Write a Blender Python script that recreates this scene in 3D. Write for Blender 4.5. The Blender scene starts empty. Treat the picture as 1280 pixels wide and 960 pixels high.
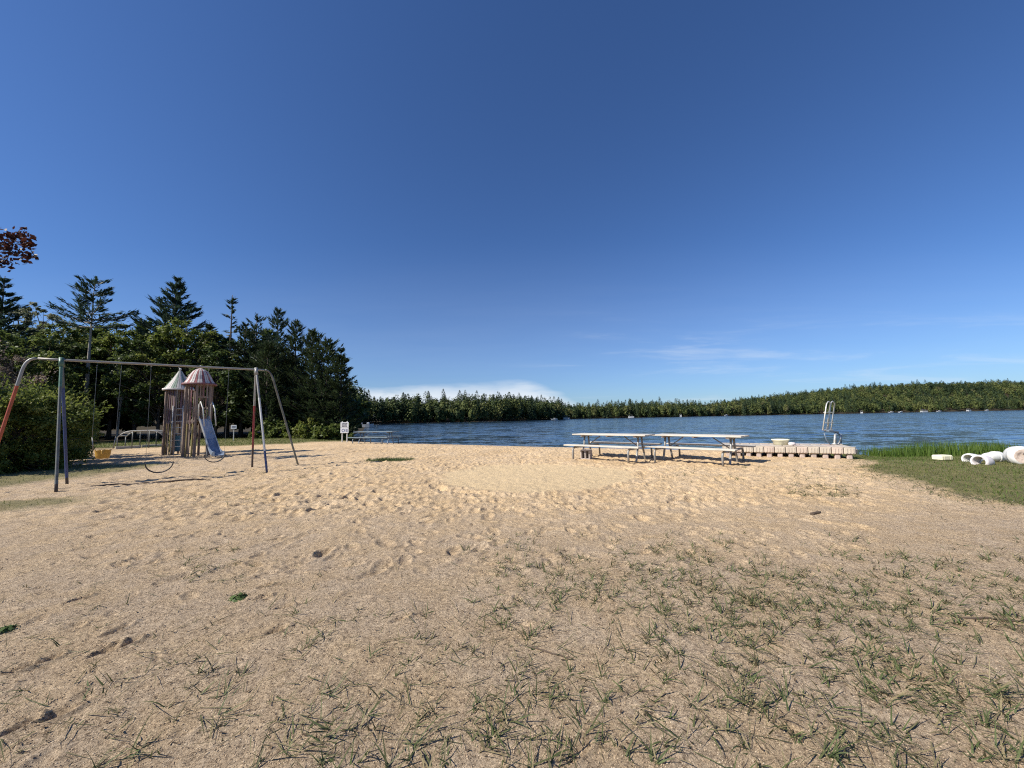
import bpy, math, random
import numpy as np
from mathutils import Vector, Matrix

random.seed(7)
RNG = np.random.default_rng(11)
R = math.radians
S = bpy.context.scene
COL = S.collection
PI = math.pi

# ------------------------------------------------------------------ camera
EYE = 1.35
FPX = 481.0                                     # focal length in photo pixels (1280 wide)
PITCH, ROLL = R(5.07), R(-1.07)
cam_d = bpy.data.cameras.new('camera')
cam = bpy.data.objects.new('camera', cam_d)
COL.objects.link(cam)
ROT = Matrix.Rotation(R(90) + PITCH, 3, 'X') @ Matrix.Rotation(ROLL, 3, 'Z')
cam.matrix_world = Matrix.Translation((0, 0, EYE)) @ ROT.to_4x4()
cam_d.sensor_width = 36
cam_d.lens = FPX / 1280 * 36
cam_d.clip_start = 0.05
cam_d.clip_end = 8000
S.camera = cam


def ray(px, py):
    return ROT @ Vector(((px - 640) / FPX, (480 - py) / FPX, -1))


def at(px, py, z=0.0):
    """photo pixel -> point of the horizontal plane at height z"""
    d = ray(px, py)
    t = (z - EYE) / d.z
    return Vector((d.x * t, d.y * t, z))


def deep(px, py, y):
    """photo pixel -> point at distance y in front of the camera"""
    d = ray(px, py)
    t = y / d.y
    return Vector((d.x * t, y, EYE + d.z * t))


# ------------------------------------------------------------------ helpers
def tag(o, label=None, cat=None, group=None, kind=None):
    if label: o['label'] = label
    if cat: o['category'] = cat
    if group: o['group'] = group
    if kind: o['kind'] = kind
    return o


def empty(name, loc, rz=0.0, label=None, cat=None, group=None):
    o = bpy.data.objects.new(name, None)
    COL.objects.link(o)
    o.location = loc
    o.rotation_euler = (0, 0, rz)
    o.empty_display_size = 0.2
    return tag(o, label, cat, group)


def copy_tree(o, parent=None):
    c = o.copy()
    COL.objects.link(c)
    if parent is not None:
        c.parent = parent
    for ch in list(o.children):
        copy_tree(ch, c)
    return c


class MB:
    """collects shapes; build() links them as ONE mesh object"""
    def __init__(self):
        self.v, self.f, self.m, self.s = [], [], [], []

    def add(self, vs, fs, mat=0, smooth=False, M=None):
        b = len(self.v)
        for p in vs:
            p = Vector(p)
            if M is not None: p = M @ p
            self.v.append(tuple(p))
        for f in fs:
            self.f.append([b + i for i in f]); self.m.append(mat); self.s.append(smooth)

    def box(self, c, s, rot=(0, 0, 0), mat=0, bev=0.0):
        x, y, z = s[0] / 2, s[1] / 2, s[2] / 2
        from mathutils import Euler
        M = Matrix.Translation(c) @ Euler(rot).to_matrix().to_4x4()
        if bev <= 0:
            vs = [(-x, -y, -z), (x, -y, -z), (x, y, -z), (-x, y, -z), (-x, -y, z), (x, -y, z), (x, y, z), (-x, y, z)]
            fs = [(0, 3, 2, 1), (4, 5, 6, 7), (0, 1, 5, 4), (1, 2, 6, 5), (2, 3, 7, 6), (3, 0, 4, 7)]
            self.add(vs, fs, mat, False, M)
        else:
            b = min(bev, x * .9, y * .9, z * .9)
            rings = []
            for zz, k in ((-z, b), (-z + b, 0), (z - b, 0), (z, b)):
                X, Y = x - k, y - k
                rings.append([(-X + b * (k == 0), -Y, zz), (X - b * (k == 0), -Y, zz), (X, -Y + b * (k == 0), zz), (X, Y - b * (k == 0), zz),
                              (X - b * (k == 0), Y, zz), (-X + b * (k == 0), Y, zz), (-X, Y - b * (k == 0), zz), (-X, -Y + b * (k == 0), zz)])
            vs = [p for r in rings for p in r]
            fs = [tuple(range(7, -1, -1)), tuple(range(24, 32))]
            for r in range(3):
                for i in range(8):
                    j = (i + 1) % 8
                    fs.append((r * 8 + i, r * 8 + j, r * 8 + 8 + j, r * 8 + 8 + i))
            self.add(vs, fs, mat, False, M)

    def tube(self, path, r, seg=8, mat=0, cap=True, r1=None, mats=None):
        P = [Vector(p) for p in path]
        n = len(P)
        rad = r if isinstance(r, (list, tuple)) else [r + ((r1 if r1 is not None else r) - r) * i / max(1, n - 1) for i in range(n)]
        T = []
        for i in range(n):
            a = P[max(0, i - 1)]; b = P[min(n - 1, i + 1)]
            T.append((b - a).normalized())
        up = Vector((0, 0, 1)) if abs(T[0].z) < .9 else Vector((1, 0, 0))
        u = T[0].cross(up).normalized()
        vs, fs = [], []
        for i in range(n):
            u = (u - T[i] * u.dot(T[i])).normalized()
            w = T[i].cross(u)
            for k in range(seg):
                a = 2 * PI * k / seg
                vs.append(P[i] + (u * math.cos(a) + w * math.sin(a)) * rad[i])
        b = len(self.v)
        self.v += [tuple(p) for p in vs]
        for i in range(n - 1):
            mm = mats[i] if mats else mat
            for k in range(seg):
                j = (k + 1) % seg
                self.f.append([b + i * seg + k, b + i * seg + j, b + (i + 1) * seg + j, b + (i + 1) * seg + k]); self.m.append(mm); self.s.append(True)
        if cap:
            self.f.append([b + k for k in range(seg - 1, -1, -1)]); self.m.append(mats[0] if mats else mat); self.s.append(False)
            self.f.append([b + (n - 1) * seg + k for k in range(seg)]); self.m.append(mats[-1] if mats else mat); self.s.append(False)

    def lathe(self, prof, seg=24, mat=0, M=None, smooth=True, mats=None, closed=False):
        """prof: (radius, z) list"""
        vs, fs = [], []
        n = len(prof)
        for r, z in prof:
            for k in range(seg):
                a = 2 * PI * k / seg
                vs.append((r * math.cos(a), r * math.sin(a), z))
        b = len(self.v)
        for p in vs:
            p = Vector(p)
            self.v.append(tuple(M @ p if M is not None else p))
        for i in range(n if closed else n - 1):
            i2 = (i + 1) % n
            for k in range(seg):
                j = (k + 1) % seg
                self.f.append([b + i * seg + k, b + i * seg + j, b + i2 * seg + j, b + i2 * seg + k])
                self.m.append(mats[k % len(mats)] if mats else mat); self.s.append(smooth)

    def build(self, name, mats, parent=None):
        me = bpy.data.meshes.new(name)
        me.from_pydata(self.v, [], self.f)
        ms = mats if isinstance(mats, (list, tuple)) else [mats]
        for m in ms: me.materials.append(m)
        me.polygons.foreach_set('material_index', self.m)
        me.polygons.foreach_set('use_smooth', self.s)
        me.update()
        o = bpy.data.objects.new(name, me)
        COL.objects.link(o)
        if parent is not None: o.parent = parent
        return o


def np_mesh(name, V, Q, mat, parent=None, attrs=None, smooth=False):
    """quads from numpy arrays"""
    me = bpy.data.meshes.new(name)
    nv, nq = len(V), len(Q)
    me.vertices.add(nv)
    me.vertices.foreach_set('co', np.ascontiguousarray(V, np.float32).ravel())
    me.loops.add(nq * 4)
    me.loops.foreach_set('vertex_index', np.ascontiguousarray(Q, np.int32).ravel())
    me.polygons.add(nq)
    me.polygons.foreach_set('loop_start', np.arange(0, nq * 4, 4, dtype=np.int32))
    me.polygons.foreach_set('loop_total', np.full(nq, 4, np.int32))
    if smooth:
        me.polygons.foreach_set('use_smooth', np.ones(nq, bool))
    me.update(calc_edges=True)
    for k, a in (attrs or {}).items():
        at_ = me.attributes.new(k, 'FLOAT', 'POINT')
        at_.data.foreach_set('value', np.ascontiguousarray(a, np.float32))
    for m in (mat if isinstance(mat, (list, tuple)) else [mat]):
        me.materials.append(m)
    o = bpy.data.objects.new(name, me)
    COL.objects.link(o)
    if parent is not None: o.parent = parent
    return o


# ------------------------------------------------------------------ noise in numpy
def vnoise(x, y, seed=0):
    xi = np.floor(x).astype(np.int64); yi = np.floor(y).astype(np.int64)
    fx = x - xi; fy = y - yi
    fx = fx * fx * (3 - 2 * fx); fy = fy * fy * (3 - 2 * fy)

    def h(a, b):
        n = (a * 374761393 + b * 668265263 + seed * 974634777) & 0xFFFFFFFF
        n = ((n ^ (n >> 13)) * 1274126177) & 0xFFFFFFFF
        n = n ^ (n >> 16)
        return (n & 0xFFFF) / 65535.0
    a = h(xi, yi); b = h(xi + 1, yi); c = h(xi, yi + 1); d = h(xi + 1, yi + 1)
    return (a + (b - a) * fx) * (1 - fy) + (c + (d - c) * fx) * fy - .5


def fbm(x, y, oct=4, seed=0):
    r = np.zeros_like(x); k = 1.0; s = 1.0
    for i in range(oct):
        r += k * vnoise(x * s + 17.3 * i, y * s - 9.1 * i, seed + i)
        k *= .5; s *= 2.03
    return r


def sstep(a, b, x):
    t = np.clip((x - a) / (b - a), 0, 1)
    return t * t * (3 - 2 * t)


# ------------------------------------------------------------------ materials
def new_mat(name):
    m = bpy.data.materials.new(name)
    m.use_nodes = True
    nt = m.node_tree
    for n in list(nt.nodes):
        if n.type != 'OUTPUT_MATERIAL' and n.type != 'BSDF_PRINCIPLED': nt.nodes.remove(n)
    return m, nt, nt.nodes['Principled BSDF']


def ramp(nt, pts, interp='LINEAR'):
    n = nt.nodes.new('ShaderNodeValToRGB')
    n.color_ramp.interpolation = interp
    el = n.color_ramp.elements
    while len(el) < len(pts): el.new(.5)
    for e, (p, c) in zip(el, pts):
        e.position = p; e.color = (*c, 1)
    return n


def noise(nt, scale, detail=3, rough=.55, vec=None, dist=0):
    n = nt.nodes.new('ShaderNodeTexNoise')
    n.inputs['Scale'].default_value = scale
    n.inputs['Detail'].default_value = detail
    n.inputs['Roughness'].default_value = rough
    n.inputs['Distortion'].default_value = dist
    if vec is not None: nt.links.new(vec, n.inputs['Vector'])
    return n


def math_n(nt, op, a, b=None, c=None, clamp=False):
    n = nt.nodes.new('ShaderNodeMath'); n.operation = op; n.use_clamp = clamp
    for i, x in enumerate((a, b, c)):
        if x is None: continue
        if isinstance(x, (int, float)): n.inputs[i].default_value = x
        else: nt.links.new(x, n.inputs[i])
    return n.outputs[0]


def mix_c(nt, f, a, b, blend='MIX'):
    n = nt.nodes.new('ShaderNodeMix'); n.data_type = 'RGBA'; n.blend_type = blend
    for sock, x in ((n.inputs[0], f), (n.inputs[6], a), (n.inputs[7], b)):
        if isinstance(x, (int, float)): sock.default_value = x
        elif isinstance(x, tuple): sock.default_value = (*x, 1)
        else: nt.links.new(x, sock)
    return n.outputs[2]


def obj_co(nt):
    return nt.nodes.new('ShaderNodeTexCoord').outputs['Object']


def attr(nt, name):
    n = nt.nodes.new('ShaderNodeAttribute'); n.attribute_name = name
    return n.outputs['Fac']


def bump(nt, h, strength, dist, bsdf, normal=None):
    n = nt.nodes.new('ShaderNodeBump')
    n.inputs['Strength'].default_value = strength
    n.inputs['Distance'].default_value = dist
    nt.links.new(h, n.inputs['Height'])
    if normal is not None: nt.links.new(normal, n.inputs['Normal'])
    if bsdf is not None: nt.links.new(n.outputs[0], bsdf.inputs['Normal'])
    return n.outputs[0]


def simple(name, c, rough=.6, metal=0, var=.25, scale=9, dirt=None, dirt_amt=.5, dirt_scale=4, bmp=0.0):
    """painted / plain surface with uneven tone and patches of dirt or wear"""
    m, nt, b = new_mat(name)
    co = obj_co(nt)
    n1 = noise(nt, scale, 4, .6, co)
    lo = tuple(x * (1 - var) for x in c); hi = tuple(min(1, x * (1 + var)) for x in c)
    col = ramp(nt, [(.3, lo), (.7, hi)])
    nt.links.new(n1.outputs['Fac'], col.inputs[0])
    out = col.outputs[0]
    if dirt:
        n2 = noise(nt, dirt_scale, 6, .65, co)
        f = ramp(nt, [(.5, (0, 0, 0)), (.68, (1, 1, 1))])
        nt.links.new(n2.outputs['Fac'], f.inputs[0])
        out = mix_c(nt, math_n(nt, 'MULTIPLY', f.outputs[0], dirt_amt), out, dirt)
    nt.links.new(out, b.inputs['Base Color'])
    b.inputs['Roughness'].default_value = rough
    b.inputs['Metallic'].default_value = metal
    if bmp: bump(nt, n1.outputs['Fac'], .6, bmp, b)
    return m


def leafy(name, cols, rough=.55, trans=.35):
    """leaves: colour ramp over the per-leaf tint attribute"""
    m, nt, b = new_mat(name)
    t = attr(nt, 'tint')
    k = len(cols)
    col = ramp(nt, [(i / (k - 1), c) for i, c in enumerate(cols)])
    nt.links.new(t, col.inputs[0])
    nt.links.new(col.outputs[0], b.inputs['Base Color'])
    b.inputs['Roughness'].default_value = rough
    b.inputs['Specular IOR Level'].default_value = .25
    if trans > 0:  # light passing through the leaf
        tr = nt.nodes.new('ShaderNodeBsdfTranslucent')
        nt.links.new(col.outputs[0], tr.inputs['Color'])
        mx = nt.nodes.new('ShaderNodeMixShader'); mx.inputs[0].default_value = trans
        out = [n for n in nt.nodes if n.type == 'OUTPUT_MATERIAL'][0]
        nt.links.new(b.outputs[0], mx.inputs[1]); nt.links.new(tr.outputs[0], mx.inputs[2])
        nt.links.new(mx.outputs[0], out.inputs['Surface'])
    return m


def wood(name, c1, c2, axis='Z', scale=6, rough=.75, paint=None):
    m, nt, b = new_mat(name)
    co = obj_co(nt)
    mp = nt.nodes.new('ShaderNodeMapping')
    sc = {'X': (.08, 1, 1), 'Y': (1, .08, 1), 'Z': (1, 1, .08)}[axis]
    mp.inputs['Scale'].default_value = sc
    nt.links.new(co, mp.inputs[0])
    n = noise(nt, scale * 5, 6, .65, mp.outputs[0], .6)
    col = ramp(nt, [(.25, c1), (.75, c2)])
    nt.links.new(n.outputs['Fac'], col.inputs[0])
    out = col.outputs[0]
    if paint:
        n2 = noise(nt, scale * 1.1, 6, .7, mp.outputs[0])
        f = ramp(nt, [(.42, (0, 0, 0)), (.55, (1, 1, 1))])
        nt.links.new(n2.outputs['Fac'], f.inputs[0])
        out = mix_c(nt, f.outputs[0], out, paint)
    nt.links.new(out, b.inputs['Base Color'])
    b.inputs['Roughness'].default_value = rough
    bump(nt, n.outputs['Fac'], .4, .004, b)
    return m


M = {}
M['galv'] = simple('galvanised_pipe', (.27, .27, .26), .5, .25, .15, 6, (.28, .2, .13), .45)
M['pipe_dark'] = simple('old_dark_pipe', (.13, .14, .13), .5, .2, .3, 6, (.1, .06, .04), .6)
M['paint_green'] = simple('green_paint', (.08, .17, .12), .45, 0, .3, 8, (.1, .09, .07), .6)
M['paint_blue'] = simple('blue_paint', (.028, .05, .15), .42, 0, .3, 8, (.1, .1, .12), .55)
M['paint_red'] = simple('red_paint', (.18, .02, .032), .42, 0, .25, 8, (.11, .06, .05), .5)
M['paint_orange'] = simple('orange_red_paint', (.38, .075, .03), .42, 0, .25, 8, (.14, .06, .04), .5)
M['paint_white'] = simple('white_paint', (.58, .58, .55), .45, 0, .1, 5, (.36, .32, .26), .5)
M['foot_dark'] = simple('rusty_foot_dark_hole', (.07, .055, .05), .7, 0, .3, 8)
M['chain'] = simple('chain_steel', (.2, .2, .2), .4, .7, .2, 30)
M['rubber'] = simple('black_rubber', (.035, .033, .032), .7, 0, .3, 14, (.12, .1, .08), .5)
M['yellow'] = simple('yellow_plastic', (.40, .22, .03), .45, 0, .2, 8, (.25, .14, .04), .5)
M['old_wood'] = wood('weathered_wood', (.14, .10, .078), (.31, .23, .185), 'Z', 6)
M['old_wood_red'] = wood('faded_red_boards', (.13, .07, .065), (.27, .17, .15), 'Z', 6, paint=(.20, .07, .075))
M['old_wood_violet'] = wood('faded_violet_boards', (.12, .08, .09), (.24, .17, .18), 'Z', 6, paint=(.17, .10, .14))
M['old_wood_yellow'] = wood('faded_yellow_boards', (.17, .13, .06), (.30, .23, .11), 'Z', 6, paint=(.27, .22, .08))
M['roof_pale'] = wood('pale_roof_batten', (.42, .38, .36), (.68, .63, .59), 'Z', 5)
M['roof_green'] = wood('faded_green_roof_batten', (.16, .22, .17), (.32, .38, .31), 'Z', 5)
M['roof_red'] = wood('red_roof_batten', (.22, .06, .065), (.36, .13, .13), 'Z', 5)
M['teal'] = simple('teal_panel', (.03, .13, .18), .5, 0, .3, 8)
M['slide_steel'] = simple('slide_steel', (.55, .57, .58), .32, .6, .12, 5, (.3, .28, .25), .4)
M['slide_blue'] = simple('slide_blue', (.22, .27, .35), .4, .2, .25, 5, (.16, .2, .28), .5)
M['table_wood'] = wood('bleached_table_boards', (.38, .345, .29), (.68, .64, .55), 'X', 4)
M['table_shade'] = wood('shaded_blue_grey_boards', (.10, .14, .17), (.20, .26, .30), 'X', 4)  # darkened boards: the shade this table stands in is put into the colour
M['edging'] = wood('edging_timber', (.30, .27, .22), (.50, .46, .38), 'X', 4)
M['sign_white'] = simple('sign_white', (.78, .8, .82), .4, 0, .05, 4, (.5, .48, .45), .25)
M['sign_ink'] = simple('sign_ink', (.03, .035, .06), .5, 0, .2, 8)
M['sign_blue'] = simple('sign_blue_ink', (.05, .09, .25), .5, 0, .2, 8)
M['block'] = simple('cinder_block', (.46, .40, .37), .95, 0, .22, 40, (.3, .26, .23), .5, 14, .004)
M['dock'] = simple('dock_plastic', (.50, .435, .35), .55, 0, .12, 3, (.40, .32, .26), .5, 5)
M['dock_pink'] = simple('dock_plastic_pinkish', (.51, .42, .345), .55, 0, .12, 3, (.42, .3, .25), .5, 5)
M['dock_foot'] = simple('dock_foot_plastic', (.45, .36, .31), .6, 0, .2, 6, (.22, .19, .16), .6)
M['ladder'] = simple('ladder_aluminium', (.62, .60, .54), .3, .45, .12, 8, (.42, .38, .28), .4)
M['ladder_dark'] = simple('ladder_blue_grey', (.16, .2, .25), .5, .2, .2, 8)
M['cream'] = simple('cream_foam', (.74, .70, .50), .7, 0, .08, 6, (.5, .45, .3), .4)
M['white_plastic'] = simple('white_plastic', (.76, .75, .71), .5, 0, .06, 4, (.42, .37, .31), .7, 6)
M['pink_white'] = simple('pinkish_white_plastic', (.72, .66, .65), .5, 0, .07, 4, (.42, .35, .32), .7, 6)
M['dirty_end'] = simple('dirty_float_end', (.55, .44, .36), .75, 0, .25, 9, (.12, .07, .05), .8, 7)
M['boat_white'] = simple('boat_white', (.46, .46, .45), .4, 0, .05, 1)
M['boat_dark'] = simple('boat_dark', (.1, .11, .14), .5, 0, .2, 1)
M['boat_grey'] = simple('boat_grey', (.35, .37, .4), .5, 0, .2, 1)
M['bark'] = wood('bark', (.055, .042, .033), (.14, .11, .085), 'Z', 2, .9)
M['bark_pale'] = wood('pale_bark', (.22, .20, .17), (.42, .39, .34), 'Z', 2, .9)
M['needles'] = leafy('needles', [(.02, .036, .018), (.042, .064, .028), (.075, .10, .042)], .5, .3)
M['needles_blue'] = leafy('needles_blueish', [(.022, .042, .03), (.042, .07, .046), (.07, .105, .062)], .5, .3)
M['leaf_bright'] = leafy('spring_leaves', [(.10, .135, .025), (.16, .195, .04), (.26, .26, .07)], .5, .48)
M['leaf_mid'] = leafy('mid_leaves', [(.07, .105, .023), (.12, .16, .038), (.19, .21, .062)], .5, .48)
M['leaf_dark'] = leafy('dark_leaves', [(.045, .072, .019), (.082, .115, .03), (.13, .155, .046)], .5, .45)
M['leaf_red'] = leafy('red_maple_leaves', [(.03, .011, .010), (.06, .021, .016), (.105, .042, .028)], .5, .35)
M['leaf_bloom'] = leafy('blossoming_leaves', [(.12, .12, .06), (.22, .17, .13), (.36, .28, .25)], .6, .4)
M['leaf_bud'] = leafy('budding_leaves', [(.10, .115, .045), (.165, .175, .085), (.25, .24, .14)], .6, .45)
M['grass_lawn'] = leafy('lawn_grass', [(.17, .16, .055), (.09, .125, .026), (.11, .165, .03)], .6, .35)
M['grass_beach'] = leafy('beach_grass', [(.27, .22, .12), (.085, .085, .036), (.10, .125, .044), (.055, .075, .026)], .6, .2)
M['reed'] = leafy('reed_leaves', [(.05, .10, .015), (.085, .15, .024), (.14, .2, .04)], .5, .35)
M['weed'] = leafy('weed_leaves', [(.06, .09, .03), (.09, .14, .04), (.13, .18, .06)], .5, .3)
M['far_leaf'] = leafy('far_woods', [(.012, .025, .012), (.024, .042, .016), (.052, .075, .021), (.092, .112, .031), (.13, .145, .043), (.09, .078, .042)], .7, .15)
M['gravel'] = leafy('gravel_stones', [(.08, .06, .045), (.28, .2, .13), (.42, .31, .2), (.52, .42, .3)], .85, 0)
M['scrap'] = leafy('leaf_scraps', [(.04, .028, .018), (.09, .06, .035), (.16, .11, .06)], .8, 0)
M['driftwood'] = wood('dark_driftwood', (.05, .035, .025), (.12, .085, .06), 'X', 8, .9)


def ground_mat():
    m, nt, b = new_mat('sand_and_soil')
    co = obj_co(nt)
    grit, lawn, woods, smooth = (attr(nt, k) for k in ('grit', 'lawn', 'woods', 'raked'))
    big = noise(nt, .55, 4, .6, co)
    mid = noise(nt, 6, 5, .65, co)
    fine = noise(nt, 95, 3, .7, co)
    grain = noise(nt, 260, 2, .7, co)
    vor = nt.nodes.new('ShaderNodeTexVoronoi'); vor.inputs['Scale'].default_value = 120
    nt.links.new(co, vor.inputs['Vector'])
    c_a = ramp(nt, [(.3, (.58, .42, .245)), (.7, (.70, .525, .325))])
    nt.links.new(big.outputs['Fac'], c_a.inputs[0])
    c_g = ramp(nt, [(.3, (.46, .345, .225)), (.7, (.58, .45, .305))])
    nt.links.new(mid.outputs['Fac'], c_g.inputs[0])
    col = mix_c(nt, grit, c_a.outputs[0], c_g.outputs[0])
    # grains, clods and bits: rough noise that keeps its contrast from far to near
    rough_ = noise(nt, 34, 7, .9, co)
    sp = ramp(nt, [(.34, (.34, .31, .29)), (.44, (.84, .83, .82)), (.53, (1.08, 1.08, 1.07)), (.64, (1.5, 1.5, 1.48))])
    nt.links.new(rough_.outputs['Fac'], sp.inputs[0])
    col = mix_c(nt, math_n(nt, 'MULTIPLY_ADD', grit, .08, .85), col, sp.outputs[0], 'MULTIPLY')
    sp2 = ramp(nt, [(.35, (.38, .35, .33)), (.46, (1, 1, 1)), (.58, (1.06, 1.06, 1.06)), (.68, (1.6, 1.58, 1.55))])
    nt.links.new(fine.outputs['Fac'], sp2.inputs[0])
    col = mix_c(nt, 1.0, col, sp2.outputs[0], 'MULTIPLY')
    coarse = noise(nt, 42, 3, .75, co)
    sp3 = ramp(nt, [(.33, (.55, .52, .50)), (.45, (1, 1, 1)), (.60, (1, 1, 1)), (.69, (1.3, 1.29, 1.27))])
    nt.links.new(coarse.outputs['Fac'], sp3.inputs[0])
    col = mix_c(nt, .75, col, sp3.outputs[0], 'MULTIPLY')
    # warm and grey patches of different grain
    hue = noise(nt, 2.3, 3, .6, co)
    hr_ = ramp(nt, [(.4, (1.03, 1.0, .93)), (.6, (.97, 1.0, 1.09))])
    nt.links.new(hue.outputs['Fac'], hr_.inputs[0])
    col = mix_c(nt, .5, col, hr_.outputs[0], 'MULTIPLY')
    # scattered debris; shadows of clods are painted in with the same dark flecks
    deb_shade = noise(nt, 13, 6, .82, co)
    df = ramp(nt, [(.62, (0, 0, 0)), (.67, (1, 1, 1))])
    nt.links.new(deb_shade.outputs['Fac'], df.inputs[0])
    col = mix_c(nt, math_n(nt, 'MULTIPLY', df.outputs[0], math_n(nt, 'MULTIPLY_ADD', smooth, -.6, .68)), col, (.12, .09, .06))
    col = mix_c(nt, math_n(nt, 'MULTIPLY', smooth, .78), col, (.67, .51, .30))
    turf = ramp(nt, [(.35, (.07, .085, .024)), (.6, (.13, .135, .045))])
    nt.links.new(mid.outputs['Fac'], turf.inputs[0])
    col = mix_c(nt, math_n(nt, 'MULTIPLY', lawn, .85), col, turf.outputs[0])
    duff = ramp(nt, [(.35, (.03, .026, .016)), (.65, (.065, .05, .03))])
    nt.links.new(mid.outputs['Fac'], duff.inputs[0])
    col = mix_c(nt, woods, col, duff.outputs[0])
    nt.links.new(col, b.inputs['Base Color'])
    b.inputs['Roughness'].default_value = .95
    b.inputs['Specular IOR Level'].default_value = .15
    n1 = bump(nt, rough_.outputs['Fac'], .9, .03, None)
    n2 = bump(nt, fine.outputs['Fac'], .8, .008, None, n1)
    bump(nt, grain.outputs['Fac'], .6, .004, b, n2)
    return m


def water_mat():
    m, nt, b = new_mat('lake_water')
    co = obj_co(nt)
    mp = nt.nodes.new('ShaderNodeMapping')
    mp.inputs['Rotation'].default_value = (0, 0, R(-20))
    mp.inputs['Scale'].default_value = (.55, 1, 1)
    nt.links.new(co, mp.inputs[0])
    w1 = noise(nt, .55, 3, .55, mp.outputs[0], .4)
    w2 = noise(nt, 2.1, 3, .6, mp.outputs[0], .3)
    w3 = noise(nt, 7.5, 2, .6, mp.outputs[0])
    # calmer and rougher lanes drawn by the wind
    mp2 = nt.nodes.new('ShaderNodeMapping')
    mp2.inputs['Scale'].default_value = (.006, .035, 1)
    nt.links.new(co, mp2.inputs[0])
    lane = noise(nt, 1.0, 3, .5, mp2.outputs[0])
    lr = ramp(nt, [(.36, (.45, .45, .45)), (.5, (1, 1, 1))])
    nt.links.new(lane.outputs['Fac'], lr.inputs[0])

    def slope(n_, k):
        v_ = nt.nodes.new('ShaderNodeVectorMath'); v_.operation = 'SUBTRACT'
        nt.links.new(n_.outputs['Color'], v_.inputs[0]); v_.inputs[1].default_value = (.5, .5, .5)
        m_ = nt.nodes.new('ShaderNodeVectorMath'); m_.operation = 'MULTIPLY'
        nt.links.new(v_.outputs[0], m_.inputs[0]); m_.inputs[1].default_value = (k, k, 0)
        return m_.outputs[0]

    def vadd(p_, q_):
        v_ = nt.nodes.new('ShaderNodeVectorMath'); v_.operation = 'ADD'
        nt.links.new(p_, v_.inputs[0])
        if isinstance(q_, tuple): v_.inputs[1].default_value = q_
        else: nt.links.new(q_, v_.inputs[1])
        return v_.outputs[0]
    sl_ = vadd(vadd(slope(w1, .75), slope(w2, .6)), slope(w3, .35))
    sc_n = nt.nodes.new('ShaderNodeVectorMath'); sc_n.operation = 'SCALE'
    nt.links.new(sl_, sc_n.inputs[0]); nt.links.new(lr.outputs[0], sc_n.inputs['Scale'])
    nn = nt.nodes.new('ShaderNodeVectorMath'); nn.operation = 'NORMALIZE'
    nt.links.new(vadd(sc_n.outputs[0], (0, 0, 1)), nn.inputs[0])
    nt.links.new(nn.outputs[0], b.inputs['Normal'])
    b.inputs['Base Color'].default_value = (.012, .03, .055, 1)
    b.inputs['Roughness'].default_value = .12
    b.inputs['IOR'].default_value = 1.333
    return m


M['ground'] = ground_mat()
M['water'] = water_mat()

# ------------------------------------------------------------------ terrain
WATER_Z = -.25
near_px = [(440, 552), (500, 554.2), (600, 556.6), (700, 559.2), (800, 561.2), (900, 563), (1000, 565), (1075, 569), (1100, 572)]
near = [tuple(at(a, b, WATER_Z).xy) for a, b in near_px]
near += [(17.0, 13.6), (21.0, 14.2), (28, 14.6), (60, 18), (140, 20), (320, 40), (900, 120)]
left = [(-72, 178), (-40, 105), (-24, 62), (-17.5, 42), (-14.8, 34)]
far = [(1100, 420), (800, 440), (559, 420), (420, 392), (284, 372), (160, 352), (60, 345), (40, 330), (36, 265), (20, 238), (-10, 214), (-42, 192)]
LAKE = np.array(left + near + far)


def shore_dist(X, Y):
    """signed distance to the shoreline: > 0 on land"""
    d = np.full(X.shape, 1e9); inside = np.zeros(X.shape, bool)
    n = len(LAKE)
    for i in range(n):
        x1, y1 = LAKE[i]; x2, y2 = LAKE[(i + 1) % n]
        dx, dy = x2 - x1, y2 - y1
        t = np.clip(((X - x1) * dx + (Y - y1) * dy) / (dx * dx + dy * dy), 0, 1)
        d = np.minimum(d, np.hypot(X - x1 - t * dx, Y - y1 - t * dy))
        c = ((y1 > Y) != (y2 > Y)) & (X < (x2 - x1) * (Y - y1) / (y2 - y1 + 1e-12) + x1)
        inside ^= c
    return np.where(inside, -d, d)


def far_hill(X, Y, d):
    land = (d > 0) & (Y > 100)
    hr = 27 * sstep(150, 620, X) * sstep(0, 120, d) + 8 * sstep(500, 1100, X) * sstep(40, 300, d)
    hl = 3 * sstep(0, 60, d)
    return np.where(land, hr + hl + .1, 0)


def base_z(X, Y, d):
    z = np.where(d < 0, WATER_Z - np.minimum(3, -d * .07), WATER_Z + .25 * sstep(0, 5, d) + .04 * np.clip(d, 0, 1))
    z = z + far_hill(X, Y, d)
    return z


def axis_coords(lo, hi, fine_lo, fine_hi, step, grow, mid, grow2):
    c = list(np.arange(fine_lo, fine_hi, step))
    x = c[-1]; st = step
    while x < hi:
        st = st * (1 + grow) if x < mid else st * (1 + grow2)
        x += st; c.append(x)
    x = c[0]; st = step; pre = []
    while x > lo:
        st = st * (1 + grow) if x > -mid else st * (1 + grow2)
        x -= st; pre.append(x)
    return np.array(pre[::-1] + c)


xs = axis_coords(-1500, 1600, -3.4, 3.8, .0125, .0055, 32, .09)
ys = axis_coords(-900, 1500, 1.3, 3.6, .0125, .0065, 36, .09)
GX, GY = np.meshgrid(xs, ys)
D = shore_dist(GX, GY)
GZ = base_z(GX, GY, D)
nearf = sstep(60, 25, np.hypot(GX, GY))

lawn_edge = [tuple(at(a, b).xy) for a, b in ((1077, 577), (1092, 590), (1140, 606), (1200, 621), (1280, 633))]
LX = np.array([p[1] for p in lawn_edge] + [2.5, -30])[::-1]      # Y
LV = np.array([p[0] for p in lawn_edge] + [7.2, 9.0])[::-1]     # X of the edge at that Y


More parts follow.
